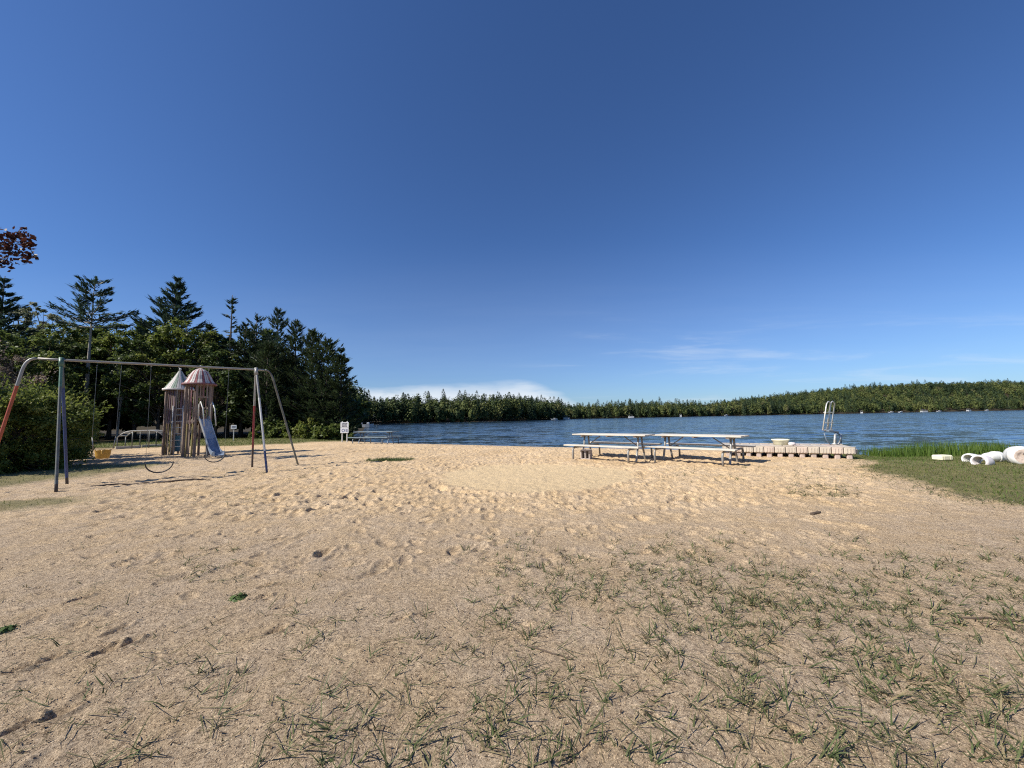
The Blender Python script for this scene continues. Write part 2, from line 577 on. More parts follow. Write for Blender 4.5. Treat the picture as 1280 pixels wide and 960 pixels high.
def lawn_mask(X, Y):
    e = np.interp(Y, LX, LV, left=9, right=lawn_edge[0][0] + .1)
    wob = .55 * fbm(X * 1.1, Y * 1.1, 3, 5) + .25 * vnoise(X * 6, Y * 6, 8)
    right = sstep(-.22, .28, X - e + wob) * (X > 4)
    a, b = at(345, 553), at(90, 559)
    yb = 22.5 + .06 * (X + 22)
    leftm = sstep(-.4, .5, Y - yb + wob * 1.2) * sstep(-12.3, -14.0, X + .2 * wob) 
    leftm2 = sstep(-11.0, -11.8, X + .35 * (Y - 11.0) * 0 + wob) * sstep(13.5, 12.5, Y) * .85
    corner = sstep(1, .2, np.hypot((X + 8.6) / 2.0, (Y - 6.7) / .9) + wob * .8) * .8
    return np.clip(np.maximum.reduce([right, leftm, leftm2, corner]), 0, 1)


def woods_mask(X, Y, d):
    wob = 1.2 * fbm(X * .4, Y * .4, 3, 21)
    a = sstep(30.5, 33, Y + wob) * sstep(-13.2, -14.5, X)
    b = sstep(-15.5, -18, X + wob + (Y - 12) * .18) * sstep(25, 22, Y) * sstep(-15, -25, X + (Y - 12) * .35)
    c = (Y > 60) * 1.0
    e = sstep(-30, -34, X)
    return np.clip(np.maximum.reduce([a, b, c * 1.0, e * 1.0]), 0, 1)


LAWN = lawn_mask(GX, GY) * (D > .1)
WOODS = woods_mask(GX, GY, D)
# raked oval of smooth sand
oc = at(676, 598); ox = abs(at(800, 598).x - oc.x); oy = (at(676, 581).y - at(676, 617).y) / 2
ox *= 1.06
oc = Vector((at(666, 598).x, (at(676, 581).y + at(676, 617).y) / 2, 0))
wobo = .20 * fbm(GX * 1.0, GY * 1.0, 4, 31)
ro = np.hypot((GX - oc.x) / ox, (GY - oc.y) / oy) + wobo
RAKED = sstep(1.04, .90, ro)
GRIT = np.clip(sstep(7.5, 3.2, GY + 1.6 * fbm(GX * .5, GY * .5, 3, 41)) * .9 + sstep(-5, -10, GX) * sstep(20, 12, GY) * .75 + sstep(3, 9, GX) * sstep(9, 6, GY) * .4, 0, 1)

# relief: broad undulation, lumps, footprints
relief = .05 * fbm(GX * .35, GY * .35, 3, 2) + .014 * fbm(GX * 2.2, GY * 2.2, 3, 3) + .030 * fbm(GX * 8, GY * 8, 4, 4) * sstep(3.5, 6.5, GY) + .006 * fbm(GX * 26, GY * 26, 2, 14)
dim = np.zeros_like(GZ)


def splat(x, y, L, W, a, dep):
    r = max(L, W) * 1.9
    i0, i1 = np.searchsorted(xs, (x - r, x + r)); j0, j1 = np.searchsorted(ys, (y - r, y + r))
    if i1 - i0 < 2 or j1 - j0 < 2: return
    X = GX[j0:j1, i0:i1] - x; Y = GY[j0:j1, i0:i1] - y
    u = (X * math.cos(a) + Y * math.sin(a)) / L; v = (-X * math.sin(a) + Y * math.cos(a)) / W
    q = np.sqrt(u * u + v * v)
    h = -np.exp(-(q ** 3.2)) + .42 * np.exp(-((q - 1.35) / .33) ** 2) * (1 + .5 * u)
    dim[j0:j1, i0:i1] += dep * h


rf = random.Random(5)
for k in range(9500):                                   # trampled middle of the beach
    y = 3.4 + 21 * rf.random() ** 1.15
    x = rf.uniform(-1.15, .95) * y * .95
    if x > 9: continue
    dens = 1.0 if y > 5.6 else .16
    if rf.random() > dens: continue
    k2 = rf.uniform(.45, 1.05)
    splat(x, y, .14 * k2, .07 * k2, rf.uniform(0, PI), rf.uniform(.008, .025) * (.6 + .4 * k2))
for k in range(150):                                    # sparse prints in the firm foreground
    y = rf.uniform(1.5, 5); x = rf.uniform(-5.5, 3.5)
    if x > .2 and rf.random() < .7: continue
    splat(x, y, rf.uniform(.03, .09), rf.uniform(.02, .045), rf.uniform(0, PI), rf.uniform(.005, .016))
for px, py in ((145, 797), (130, 823), (152, 818), (30, 845), (70, 905), (20, 922), (12, 850), (60, 835), (330, 742), (328, 757), (355, 770), (95, 760), (500, 786), (345, 800)):
    p = at(px, py)
    splat(p.x, p.y, rf.uniform(.045, .075), rf.uniform(.024, .034), rf.uniform(.3, 1.3), rf.uniform(.022, .032))
dim *= (1 - .85 * RAKED) * (1 - .85 * np.clip(LAWN + WOODS, 0, 1))
# little kerb of pushed sand round the raked oval
rim = np.exp(-((ro - 1.03) / .045) ** 2) * .010 * (.6 + 1.0 * fbm(GX * 3, GY * 3, 2, 9)) - np.exp(-((ro - 1.10) / .05) ** 2) * .045 * (.7 + 1.4 * fbm(GX * 2, GY * 2, 3, 19)) - .02 * RAKED
fade = sstep(.0, 2.0, D)
GZ = GZ + nearf * (relief * (1 - .45 * RAKED) * np.where(D > 0, np.clip(D * .5, 0, 1), .3) + dim * fade + rim * fade)
GZ += nearf * LAWN * .03


def ground_z(x, y):
    i = int(np.clip(np.searchsorted(xs, x) - 1, 0, len(xs) - 2)); j = int(np.clip(np.searchsorted(ys, y) - 1, 0, len(ys) - 2))
    tx = (x - xs[i]) / (xs[i + 1] - xs[i]); ty = (y - ys[j]) / (ys[j + 1] - ys[j])
    return float((GZ[j, i] * (1 - tx) + GZ[j, i + 1] * tx) * (1 - ty) + (GZ[j + 1, i] * (1 - tx) + GZ[j + 1, i + 1] * tx) * ty)


def ground_zv(X, Y):
    i = np.clip(np.searchsorted(xs, X) - 1, 0, len(xs) - 2); j = np.clip(np.searchsorted(ys, Y) - 1, 0, len(ys) - 2)
    tx = (X - xs[i]) / (xs[i + 1] - xs[i]); ty = (Y - ys[j]) / (ys[j + 1] - ys[j])
    return (GZ[j, i] * (1 - tx) + GZ[j, i + 1] * tx) * (1 - ty) + (GZ[j + 1, i] * (1 - tx) + GZ[j + 1, i + 1] * tx) * ty


def build_ground():
    ny, nx = GX.shape
    idx = np.arange(ny * nx).reshape(ny, nx)
    Q = np.stack([idx[:-1, :-1], idx[:-1, 1:], idx[1:, 1:], idx[1:, :-1]], -1)
    yc = (ys[:-1] + ys[1:]) / 2; xc = (xs[:-1] + xs[1:]) / 2
    CX, CY = np.meshgrid(xc, yc)
    dc = (D[:-1, :-1] + D[1:, 1:]) / 2
    lw = (LAWN[:-1, :-1] + LAWN[1:, 1:]) / 2; wd = (WOODS[:-1, :-1] + WOODS[1:, 1:]) / 2
    kind = np.zeros(CX.shape, int)
    kind[lw > .5] = 1
    kind[wd > .5] = 2
    kind[(dc > 0) & (CY > 100)] = 3
    kind[(dc < -1.5)] = 4
    V = np.stack([GX, GY, GZ], -1).reshape(-1, 3)
    A = {'grit': GRIT.ravel(), 'lawn': LAWN.ravel(), 'woods': WOODS.ravel(), 'raked': RAKED.ravel()}
    for k, nm in enumerate(('sand_beach', 'lawn', 'forest_floor', 'far_hills', 'lake_bed')):
        q = Q[kind == k].reshape(-1, 4)
        if not len(q): continue
        u, inv = np.unique(q, return_inverse=True)
        o = np_mesh(nm, V[u], inv.reshape(-1, 4), M['ground'], attrs={a: b[u] for a, b in A.items()}, smooth=True)
        o['kind'] = 'structure'


build_ground()
w = MB()
w.add([(-1400, 6, WATER_Z), (1500, 6, WATER_Z), (1500, 1200, WATER_Z), (-1400, 1200, WATER_Z)], [(0, 1, 2, 3)])
lake = w.build('lake', M['water']); lake['kind'] = 'structure'


# ------------------------------------------------------------------ foliage in numpy
def quads(P, U, W):
    """rhombic leaves: centre P, half axes U, W"""
    V = np.stack([P - U, P + W * .9 - U * .1, P + U, P - W * .9 - U * .1], 1).reshape(-1, 3)
    Q = np.arange(len(V)).reshape(-1, 4)
    return V, Q


def unit(a):
    return a / (np.linalg.norm(a, axis=-1, keepdims=True) + 1e-9)


def conifer_arrays(g, H=14., base=.12, Rm=2.6, whorls=26, per=6, need=16, up=.15, curve=.25, prof='cone', nl=.24, nw=.055, sparse=0.0, wide=.22):
    """returns leaf arrays (P,U,W,tint) and branch list"""
    P, U, W = [], [], []
    br = []
    a_seed = g.uniform(0, 6.28)
    for i in range(whorls):
        t = (i + g.random() * .7) / whorls
        z0 = H * (base + (1 - base) * t * .985)
        if prof == 'cone': pr = (1 - t) ** .85 * (.55 + .45 * min(1, t * 5 + .5))
        elif prof == 'round': pr = math.sqrt(max(0, 1 - (2 * t - .85) ** 2 / 1.6)) * (1 if t < .8 else (1.05 - t) / .25)
        elif prof == 'col': pr = (1 - t) ** .5 * (.72 + .28 * math.sin(i * 2.1 + a_seed))
        elif prof == 'flat': pr = 1.0 if t < .36 else (.28 if t < .5 else .52 * math.sqrt(max(.05, 1 - ((t - .72) / .34) ** 2)))
        else: pr = (1 - t) ** .6
        a0 = g.random() * 6.28
        for j in range(per):
            if g.random() < sparse: continue
            az = a0 + 6.28 * j / per + g.normal() * .25
            L = max(.25, Rm * pr * g.uniform(.65, 1.15))
            upk = up + g.normal() * .08 + .35 * t
            dirh = np.array([math.cos(az), math.sin(az), 0])
            n = max(4, int(need * (L / Rm) ** .8 * g.uniform(.7, 1.2) + 3))
            n = int(n * 1.7)
            s = g.uniform(.18, 1.0, n) ** .8
            side = np.array([-math.sin(az), math.cos(az), 0])
            lat = g.normal(size=n) * wide * L * (1.05 - s * .75)
            pos = dirh * (s * L)[:, None] + side * lat[:, None]
            zz = z0 + upk * s * L + curve * L * s ** 2 - .10 * np.abs(lat) + g.normal(size=n) * .09
            pos[:, 2] = zz
            P.append(pos)
            d = dirh * 1.0 + side * (np.sign(lat) * g.uniform(.1, .9, n))[:, None]
            d = d + np.array([0, 0, 1]) * (upk + 2 * curve * s + g.normal(size=n) * .25)[:, None]
            d = unit(d)
            U.append(d * (nl * g.uniform(.6, 1.3, n))[:, None])
            q = np.cross(d, np.array([0, 0, 1.0])) + g.normal(size=(n, 3)) * .45
            W.append(unit(q) * (nw * g.uniform(.7, 1.4, n))[:, None])
            br.append((z0, az, L, upk, curve))
    P = np.concatenate(P); U = np.concatenate(U); W = np.concatenate(W)
    return P, U, W, br


def broad_arrays(g, H=11., base=.25, Rm=3., clumps=60, per=70, ls=.13, squash=1.0, lo=.3, gap=.9):
    ls *= .8; clumps = int(clumps * 1.6); per = int(per * 1.9)
    """crown of leaf clumps spread through a lumpy ellipsoid"""
    cz = H * (base + 1) / 2; hz = H * (1 - base) / 2
    P, U, W = [], [], []
    br = []
    for i in range(clumps):
        d = unit(g.normal(size=3)); r = g.uniform(lo, 1) ** .5
        lump = 1 + .22 * math.sin(3 * math.atan2(d[1], d[0]) + i * .01) + g.normal() * .08
        c = np.array([d[0] * Rm * r * lump, d[1] * Rm * r * lump, cz + d[2] * hz * r])
        cr = Rm * g.uniform(.12, .27) * gap
        n = int(per * g.uniform(.6, 1.3))
        dd = unit(g.normal(size=(n, 3)))
        rr = np.abs(g.normal(size=n)) * .42 + .15
        p = c + dd * (rr * cr)[:, None] * np.array([1.15, 1.15, .75])
        nrm = unit(dd * .7 + np.array([0, 0, .55]) + g.normal(size=(n, 3)) * .55)
        t = unit(np.cross(nrm, g.normal(size=(n, 3))))
        s = ls * g.uniform(.6, 1.35, n)
        P.append(p); U.append(t * s[:, None]); W.append(np.cross(nrm, t) * (s * .7)[:, None])
        br.append(c)
    return np.concatenate(P), np.concatenate(U), np.concatenate(W), br


def leaf_obj(name, P, U, W, mat, parent, g, clump=1.2):
    V, Q = quads(P, U, W)
    t = .5 + .55 * fbm(P[:, 0] * clump + P[:, 2] * .7, P[:, 1] * clump + P[:, 2] * clump, 2, int(g.integers(1000))) + g.normal(size=len(P)) * .16
    return np_mesh(name, V, Q, mat, parent, {'tint': np.repeat(np.clip(t, 0, 1), 4)})


def trunk_mesh(parent, H, r, g, br=None, lean=0., mat=None, kind='conifer', top=1.0):
    b = MB()
    pts, rad = [], []
    for i in range(9):
        t = i / 8
        pts.append((lean * t * H + .04 * r * 4 * math.sin(5 * t + g.random()), .05 * r * 4 * math.cos(4 * t), -.15 + t * (H * top + .15)))
        rad.append(r * (1 - t * .9) + (.35 * r if i == 0 else 0))
    b.tube(pts, rad, 8)
    if br is not None and kind == 'conifer':
        for (z0, az, L, upk, cv) in br:
            if L < .5: continue
            q = []
            for s in (0, .35, .7, .95):
                q.append((lean * z0 + math.cos(az) * s * L, math.sin(az) * s * L, z0 + upk * s * L + cv * L * s * s))
            b.tube(q, max(.012, .018 * L), 4, cap=False, r1=.008)
    elif br is not None:
        for c in br[::2]:
            z0 = max(H * .12, c[2] * g.uniform(.45, .75))
            mid = ((c[0] * .45), (c[1] * .45), z0 + (c[2] - z0) * .62)
            b.tube([(lean * z0, 0, z0), mid, tuple(c)], max(.02, r * .32), 5, cap=False, r1=.012)
    return b.build('trunk', mat or M['bark'], parent)


TREE_KINDS = {}


def make_tree(name, loc, H, kind, seed, label, cat, group=None, rz=None, **kw):
    g = np.random.default_rng(seed)
    root = empty(name, loc, g.uniform(0, 6.28) if rz is None else rz, label, cat, group)
    lean = kw.pop('lean', 0.)
    mat = kw.pop('mat', None); bark = kw.pop('bark', None); tr = kw.pop('r', .013 * H + .03)
    if kind == 'conifer':
        P, U, W, br = conifer_arrays(g, H=H, **kw)
        if lean: P[:, 0] += lean * P[:, 2]
        leaf_obj('crown', P, U, W, mat or M['needles'], root, g, .8)
        trunk_mesh(root, H, tr, g, br, lean, bark)
    else:
        shag = kw.pop('shag', 0)
        P, U, W, br = broad_arrays(g, H=H, **kw)
        for q in range(shag):                            # ragged shoots standing out of the outline
            j = int(g.integers(len(P))); c0 = P[j]
            d0 = unit(np.array([c0[0], c0[1], 0]) * .5 / max(.3, kw['Rm']) + np.array([0, 0, 1.0]) + g.normal(size=3) * .3)
            n_ = 16; L_ = g.uniform(.3, .85) * min(1.0, H / 3)
            sp_ = g.uniform(0, 1, n_)
            pp_ = c0 + d0 * (sp_ * L_)[:, None] + g.normal(size=(n_, 3)) * .045
            t2 = unit(d0 + g.normal(size=(n_, 3)) * .7); n2 = unit(np.cross(t2, g.normal(size=(n_, 3))))
            s2 = kw.get('ls', .1) * g.uniform(.7, 1.4, n_)
            P = np.concatenate([P, pp_]); U = np.concatenate([U, t2 * s2[:, None]]); W = np.concatenate([W, n2 * (s2 * .45)[:, None]])
        if lean: P[:, 0] += lean * P[:, 2]
        leaf_obj('crown', P, U, W, mat or M['leaf_mid'], root, g, .7)
        trunk_mesh(root, H, tr, g, br, lean, bark, 'broad', .8)
    return root


def tree_at(px, top, y):
    p = deep(px, top, y)
    z = ground_z(p.x, p.y)
    return (p.x, p.y, z), p.z - z


WOODS_GROUP = 'trees of the wood on the left'
trees = [
    # name, px, top py, distance, kind, label, params
    ('pine_tree', 119, 352, 33, 'conifer', 'tall lone pine with bare trunk and flat-topped crown of upswept boughs above the leafy trees',
     dict(base=.70, Rm=2.9, whorls=11, per=5, need=40, up=.02, curve=.22, prof='flat', nl=.26, nw=.06, sparse=.1, wide=.16, mat='needles_blue', bark='bark_pale', r=.2)),
    ('white_pine', 222, 346, 38, 'conifer', 'broad white pine, tallest of the wood, with layered upswept boughs',
     dict(base=.36, Rm=4.6, whorls=21, per=6, need=60, up=.12, curve=.24, prof='cone', nl=.32, nw=.07, sparse=.12, wide=.14, mat='needles_blue')),
    ('spruce_tree', 291, 369, 36, 'conifer', 'thin half-bare spire tree standing between the broad white pine and the dense conifers',
     dict(base=.25, Rm=1.7, whorls=22, per=4, need=16, up=.05, curve=.1, prof='col', nl=.28, nw=.07, sparse=.45, wide=.2)),
    ('pine_tree', 6, 345, 30, 'conifer', 'blue-green pine cut by the left edge of the photo under the red leaves',
     dict(base=.45, Rm=2.9, whorls=13, per=6, need=40, up=.1, curve=.2, prof='cone', nl=.30, nw=.07, sparse=.2, wide=.16, mat='needles_blue')),
    ('conifer_tree', 262, 402, 37, 'conifer', 'dark conifer at the right shoulder of the broad white pine', dict(base=.2, Rm=2.8, whorls=22, per=6, need=34, prof='cone')),
    ('conifer_tree', 307, 404, 37, 'conifer', 'dark conifer just right of the thin half-bare spire tree', dict(base=.15, Rm=3.1, whorls=24, per=6, need=32, prof='col', sparse=.2)),
    ('conifer_tree', 322, 392, 38, 'conifer', 'ragged conifer behind the right end of the swing set', dict(base=.15, Rm=3.1, whorls=24, per=5, need=30, prof='col', sparse=.3)),
    ('pine_tree', 348, 386, 36, 'conifer', 'spiky-topped blue-green pine, tallest right of the swing set', dict(base=.2, Rm=2.5, whorls=22, per=6, need=36, up=.3, curve=.3, prof='col', mat='needles_blue', sparse=.1)),
    ('conifer_tree', 371, 399, 36, 'conifer', 'dark conifer next to the spiky-topped pine on its right', dict(base=.08, Rm=3.1, whorls=26, per=6, need=36, prof='col', sparse=.1)),
    ('conifer_tree', 391, 412, 35, 'conifer', 'dark dense conifer, third from the lake end of the wood', dict(base=.05, Rm=3.1, whorls=26, per=7, need=36, prof='col')),
    ('conifer_tree', 410, 423, 34.5, 'conifer', 'dark dense conifer, second from the lake end of the wood', dict(base=.05, Rm=3.1, whorls=25, per=7, need=36, prof='col')),
    ('conifer_tree', 427, 436, 34, 'conifer', 'dark conifer at the lake end of the wood with boughs reaching over the water', dict(base=.04, Rm=2.3, whorls=22, per=7, need=36, prof='col', up=.0)),
    ('conifer_tree', 336, 425, 34, 'conifer', 'shorter dark conifer in front of the spiky-topped pine', dict(base=.08, Rm=3.1, whorls=22, per=7, need=34, prof='col')),
    ('broadleaf_tree', 32, 374, 37, 'broad', 'pale green tree with loose airy top beside the left-edge pine', dict(base=.25, Rm=3.0, clumps=56, per=70, gap=.75, mat='leaf_bud')),
    ('broadleaf_tree', 60, 378, 40, 'broad', 'thin tree just coming into leaf, left of the tall lone pine', dict(base=.3, Rm=2.8, clumps=44, per=60, gap=.75, mat='leaf_bud', lo=.2)),
    ('broadleaf_tree', 88, 400, 36, 'broad', 'bright green leafy tree directly left of the lone pine trunk', dict(base=.2, Rm=3.0, clumps=80, per=80, mat='leaf_mid')),
    ('broadleaf_tree', 146, 404, 38, 'broad', 'yellow-green leafy tree directly right of the lone pine trunk', dict(base=.22, Rm=3.0, clumps=80, per=80, mat='leaf_bright')),
    ('broadleaf_tree', 176, 408, 37, 'broad', 'olive leafy tree between the lone pine and the broad white pine', dict(base=.2, Rm=2.8, clumps=80, per=80, mat='leaf_mid')),
    ('broadleaf_tree', 236, 398, 34.5, 'broad', 'yellow-green leafy tree in front of the broad white pine above the play tower roofs', dict(base=.25, Rm=2.6, clumps=76, per=90, mat='leaf_bright')),
    ('broadleaf_tree', 204, 420, 34, 'broad', 'green leafy tree behind the rear play tower', dict(base=.15, Rm=2.8, clumps=80, per=90, mat='leaf_dark')),
    ('broadleaf_tree', 274, 436, 34, 'broad', 'dark leafy tree behind the slide', dict(base=.12, Rm=2.6, clumps=76, per=90, mat='leaf_dark')),
    ('broadleaf_tree', 20, 412, 27, 'broad', 'leafy tree over the flowering shrub at the left edge', dict(base=.15, Rm=2.5, clumps=76, per=90, mat='leaf_mid')),
    ('broadleaf_tree', 62, 420, 30, 'broad', 'dark green leafy tree behind the near left end of the swing set', dict(base=.1, Rm=2.6, clumps=76, per=90, mat='leaf_dark')),
    ('broadleaf_tree', 112, 428, 36, 'broad', 'dark leafy tree behind the lone pine trunk', dict(base=.1, Rm=2.9, clumps=76, per=80, mat='leaf_dark')),
    ('birch_tree', 153, 438, 33.2, 'broad', 'slim tree with pale leaning trunk above the arched climber', dict(base=.55, Rm=1.5, clumps=34, per=60, mat='leaf_dark', bark='bark_pale', lean=.05, r=.085)),
]
for i, (nm, px, top, y, kind, label, kw) in enumerate(trees):
    kw = dict(kw)
    for k in ('mat', 'bark'):
        if k in kw: kw[k] = M[kw[k]]
    loc, H = tree_at(px, top, y)
    make_tree(nm, loc, H, kind, 100 + i, label, 'tree', WOODS_GROUP, rz=(0 if 'lean' in kw else None), **kw)


# ---- the deep of the left wood: one mass behind the trees one can tell apart
def merged(name, kinds, spots, mat, seed, label, cat):
    g = np.random.default_rng(seed)
    Vs, Qs, Ts = [], [], []
    nv = 0
    for (x, y, H) in spots:
        f, kw = kinds[int(g.integers(len(kinds)))]
        P, U, W, _ = f(g, H=H, **kw)
        a = g.uniform(0, 6.28); c, s = math.cos(a), math.sin(a)
        Rz = np.array([[c, s, 0], [-s, c, 0], [0, 0, 1]])
        V, Q = quads(P @ Rz, U @ Rz, W @ Rz)
        V = V + np.array([x, y, ground_z(x, y)])
        Vs.append(V); Qs.append(Q + nv); nv += len(V)
        Ts.append(np.repeat(np.clip(g.uniform(.2, .7) + g.normal(size=len(P)) * .15, 0, 1), 4))
    o = np_mesh(name, np.concatenate(Vs), np.concatenate(Qs), mat, attrs={'tint': np.concatenate(Ts)})
    return tag(o, label, cat, kind='stuff')


gw = np.random.default_rng(77)
spots = []
for k in range(70):
    y = gw.uniform(39, 54)
    x = gw.uniform(-1.45, -.44) * y
    lim = 13.5 if x / y < -.7 else 12.5 - 9 * max(0, (x / y + .62) / .2)
    spots.append((x, y, max(5, gw.uniform(.65, .95) * lim)))
for k in range(60):
    spots.append((gw.uniform(-75, -41), gw.uniform(4, 42), gw.uniform(7, 12)))
merged('woods', [(conifer_arrays, dict(base=.1, Rm=2.6, whorls=18, per=6, need=20, prof='col', nl=.6, nw=.2)),
                 (broad_arrays, dict(base=.08, Rm=3.0, clumps=50, per=40, ls=.34))], spots, M['leaf_dark'], 5,
       'deep shaded wood behind the front trees on the left', 'woods')

# ---- shrubs at the left edge and at the foot of the wood
def shrub(px, top, y, Rm, label, mat, seed, clumps=70, per=120, ls=.05, base=-.3, name='shrub'):
    loc, H = tree_at(px, top, y)
    return make_tree(name, loc, H, 'broad', seed, label, 'shrub', 'shrubs', base=base, Rm=Rm, clumps=clumps, per=per, ls=ls, lo=.15, mat=M[mat], r=.05, shag=(260 if y < 20 else 60))


shrub(22, 482, 11.6, 1.5, 'big dark shrub behind the orange swing set leg', 'leaf_bright', 301, 100, 190)
shrub(-40, 470, 11.0, 1.5, 'dark shrub cut by the left edge of the photo', 'leaf_bright', 305, 90, 150)
shrub(58, 476, 13.6, 1.15, 'tall yellow-green shrub behind the left legs of the swing set', 'leaf_bright', 302, 90, 150)
shrub(88, 508, 15.6, .75, 'lower shrub beside the sunny grass, right of the swing set legs', 'leaf_mid', 303, 70, 120)
shrub(-2, 432, 15.0, 1.5, 'pale pinkish flowering shrub at the left edge', 'leaf_bloom', 304, 70, 120)
shrub(346, 527, 33, 1.6, 'low green shrub at the foot of the wood, right of the swing set', 'leaf_mid', 310, 40, 60, .14)
shrub(385, 526, 32.5, 1.7, 'low pale-flecked shrub at the foot of the dense conifers', 'leaf_bright', 311, 40, 60, .14)
shrub(418, 530, 32, 1.3, 'low shrub left of the white two-post sign', 'leaf_mid', 312, 40, 60, .14)

# ---- red maple hanging in from the left
g = np.random.default_rng(401)
tx, ty = -20.6, 12.4
root = empty('red_maple', (tx, ty, ground_z(tx, ty)), 0, 'maple with dark red leaves reaching in at the upper left edge', 'tree')
P1, U1, W1, b1 = broad_arrays(g, H=9.0, base=.5, Rm=2.2, clumps=20, per=50, ls=.085, lo=.3)
tips = []
for px, py, n, r in ((7, 303, 70, .22), (20, 297, 44, .14), (30, 301, 34, .13), (13, 315, 60, .18), (36, 320, 20, .09), (43, 321, 8, .05), (29, 325, 14, .08), (38, 304, 16, .08), (41, 297, 7, .05), (30, 290, 11, .06), (31, 285, 6, .03), (3, 328, 30, .12), (12, 334, 8, .06), (-10, 310, 110, .3), (-28, 308, 110, .4)):
    r *= 1.24; c = np.array(deep(px, py, 11.5)) - np.array(root.location)
    dd = g.normal(size=(n, 3)) * r * .62
    p = c + dd
    nrm = unit(g.normal(size=(n, 3)) + np.array([0, 0, .6])); t = unit(np.cross(nrm, g.normal(size=(n, 3))))
    s = .072 * g.uniform(.6, 1.35, n)
    P1 = np.concatenate([P1, p]); U1 = np.concatenate([U1, t * s[:, None]]); W1 = np.concatenate([W1, np.cross(nrm, t) * (s * .75)[:, None]])
    tips.append(c)
leaf_obj('crown', P1, U1, W1, M['leaf_red'], root, g, 2.0)
tb = trunk_mesh(root, 9.0, .15, g, b1 + tips[-1:], 0, None, 'broad', .8)
b = MB()
b.tube([(0, 0, 3.4), tuple(tips[-1] * .8 + np.array((0, 0, .7))), tuple(tips[0]), tuple(tips[3]), tuple(tips[5])], .035, 5, r1=.006)
b.tube([tuple(tips[0]), tuple(tips[1]), tuple(tips[9]), tuple(tips[10])], .012, 4, r1=.004)
b.build('branch', M['bark'], root)


# ---- far woods: promontory, far shore, right hillside (each one mass)
def far_woods(name, pts, label, seed, fine=1.0, conf=.45, hlo=10., hhi=15., warm=0.0):
    conf *= .55
    g = np.random.default_rng(seed)
    Vs, Ts = [], []
    for (x, y) in pts:
        z = float(ground_zv(np.array([x]), np.array([y]))[0])
        patch = float(vnoise(np.array([x * .035]), np.array([y * .035]), 61)[0])
        isc = g.random() < conf + .7 * patch
        H = g.uniform(hlo, hhi) * (1.0 if not isc else 1.0 + .13 * g.random()) * (.92 + .5 * patch)
        if isc:
            n = int(190 * fine); Rm = H * g.uniform(.19, .29)
            t = g.random(n) ** .8
            rr = Rm * (1 - t) ** .65 * np.sqrt(g.uniform(.35, 1, n)) + .12
            a = g.uniform(0, 6.28, n)
            P = np.stack([np.cos(a) * rr, np.sin(a) * rr, H * (.08 + .92 * t) - .15 * rr], 1)
            nr = unit(np.stack([np.cos(a), np.sin(a), np.full(n, .5)], 1) + g.normal(size=(n, 3)) * .22)
            size = .62 / math.sqrt(fine) * g.uniform(.5, 1.2, n) * (1.15 - .6 * t)
            tint = np.clip(g.uniform(.02, .3) + g.normal(size=n) * .06, 0, 1)
        else:
            n = int(170 * fine); Rm = H * g.uniform(.2, .3)
            nc = 9
            cd = unit(g.normal(size=(nc, 3))) * g.uniform(.35, .8, (nc, 1))
            ci = g.integers(nc, size=n)
            dd = unit(g.normal(size=(n, 3)))
            q = cd[ci] + dd * .42
            P = q * np.array([Rm, Rm, H * .48]) + np.array([0, 0, H * .5])
            nr = unit(dd + np.array([0, 0, .35]) + g.normal(size=(n, 3)) * .16)
            size = .75 / math.sqrt(fine) * g.uniform(.5, 1.25, n)
            base = np.clip(g.uniform(.22, .72) + .5 * float(vnoise(np.array([x * .05]), np.array([y * .03]), 67)[0]), .12, .74) if g.random() > .10 + warm else g.uniform(.78, .9)
            tint = np.clip(base + .06 * g.normal(size=nc)[ci] + g.normal(size=n) * .05, 0, 1)
        tn = unit(np.cross(nr, g.normal(size=(n, 3))))
        U = tn * size[:, None]; W = np.cross(nr, tn) * (size * .8)[:, None]
        V, _ = quads(P, U, W)
        Vs.append(V + np.array([x, y, z - .2])); Ts.append(np.repeat(tint, 4))
    V = np.concatenate(Vs)
    o = np_mesh(name, V, np.arange(len(V)).reshape(-1, 4), M['far_leaf'], attrs={'tint': np.concatenate(Ts)})
    return tag(o, label, 'woods', kind='stuff')


gf = np.random.default_rng(91)


def scatter(n, x0, x1, y0, y1, dmin, dmax, mind, power=1.0, cond=None):
    X = gf.uniform(x0, x1, n); Y = gf.uniform(y0, y1, n)
    d = shore_dist(X, Y)
    ok = (d > dmin) & (d < dmax) & (gf.random(n) < np.exp(-d / mind))
    if cond is not None: ok &= cond(X, Y)
    return list(zip(X[ok], Y[ok]))


def thin(pts, r):
    cell = {}
    out = []
    for x, y in pts:
        k = (int(x // r), int(y // r))
        if k in cell: continue
        cell[k] = 1; out.append((x, y))
    return out


prom = thin(scatter(9000, -150, 45, 130, 320, .2, 46, 22, cond=lambda X, Y: (X < 38) & (Y > 140) & (X / Y > -.62)), 3.4)
far_woods('promontory_woods', prom, 'sunlit green woods on the near point across the lake, left of centre', 1, 2.0, .38, 10.5, 15)
mid = thin(scatter(9000, 36, 300, 320, 460, .3, 60, 26, cond=lambda X, Y: Y > 322), 4.3)
far_woods('far_shore_woods', mid, 'low mixed green and brown woods on the far shore behind the picnic tables', 2, 1.9, .45, 10.2, 15.0, .08)
hill = thin(scatter(16000, 290, 760, 340, 640, .3, 190, 120, cond=lambda X, Y: X / Y < 1.6), 7.0)
far_woods('hillside_woods', hill, 'green wooded hillside rising at the right end of the far shore', 3, 1.8, .34, 10.2, 15.0, -.04)


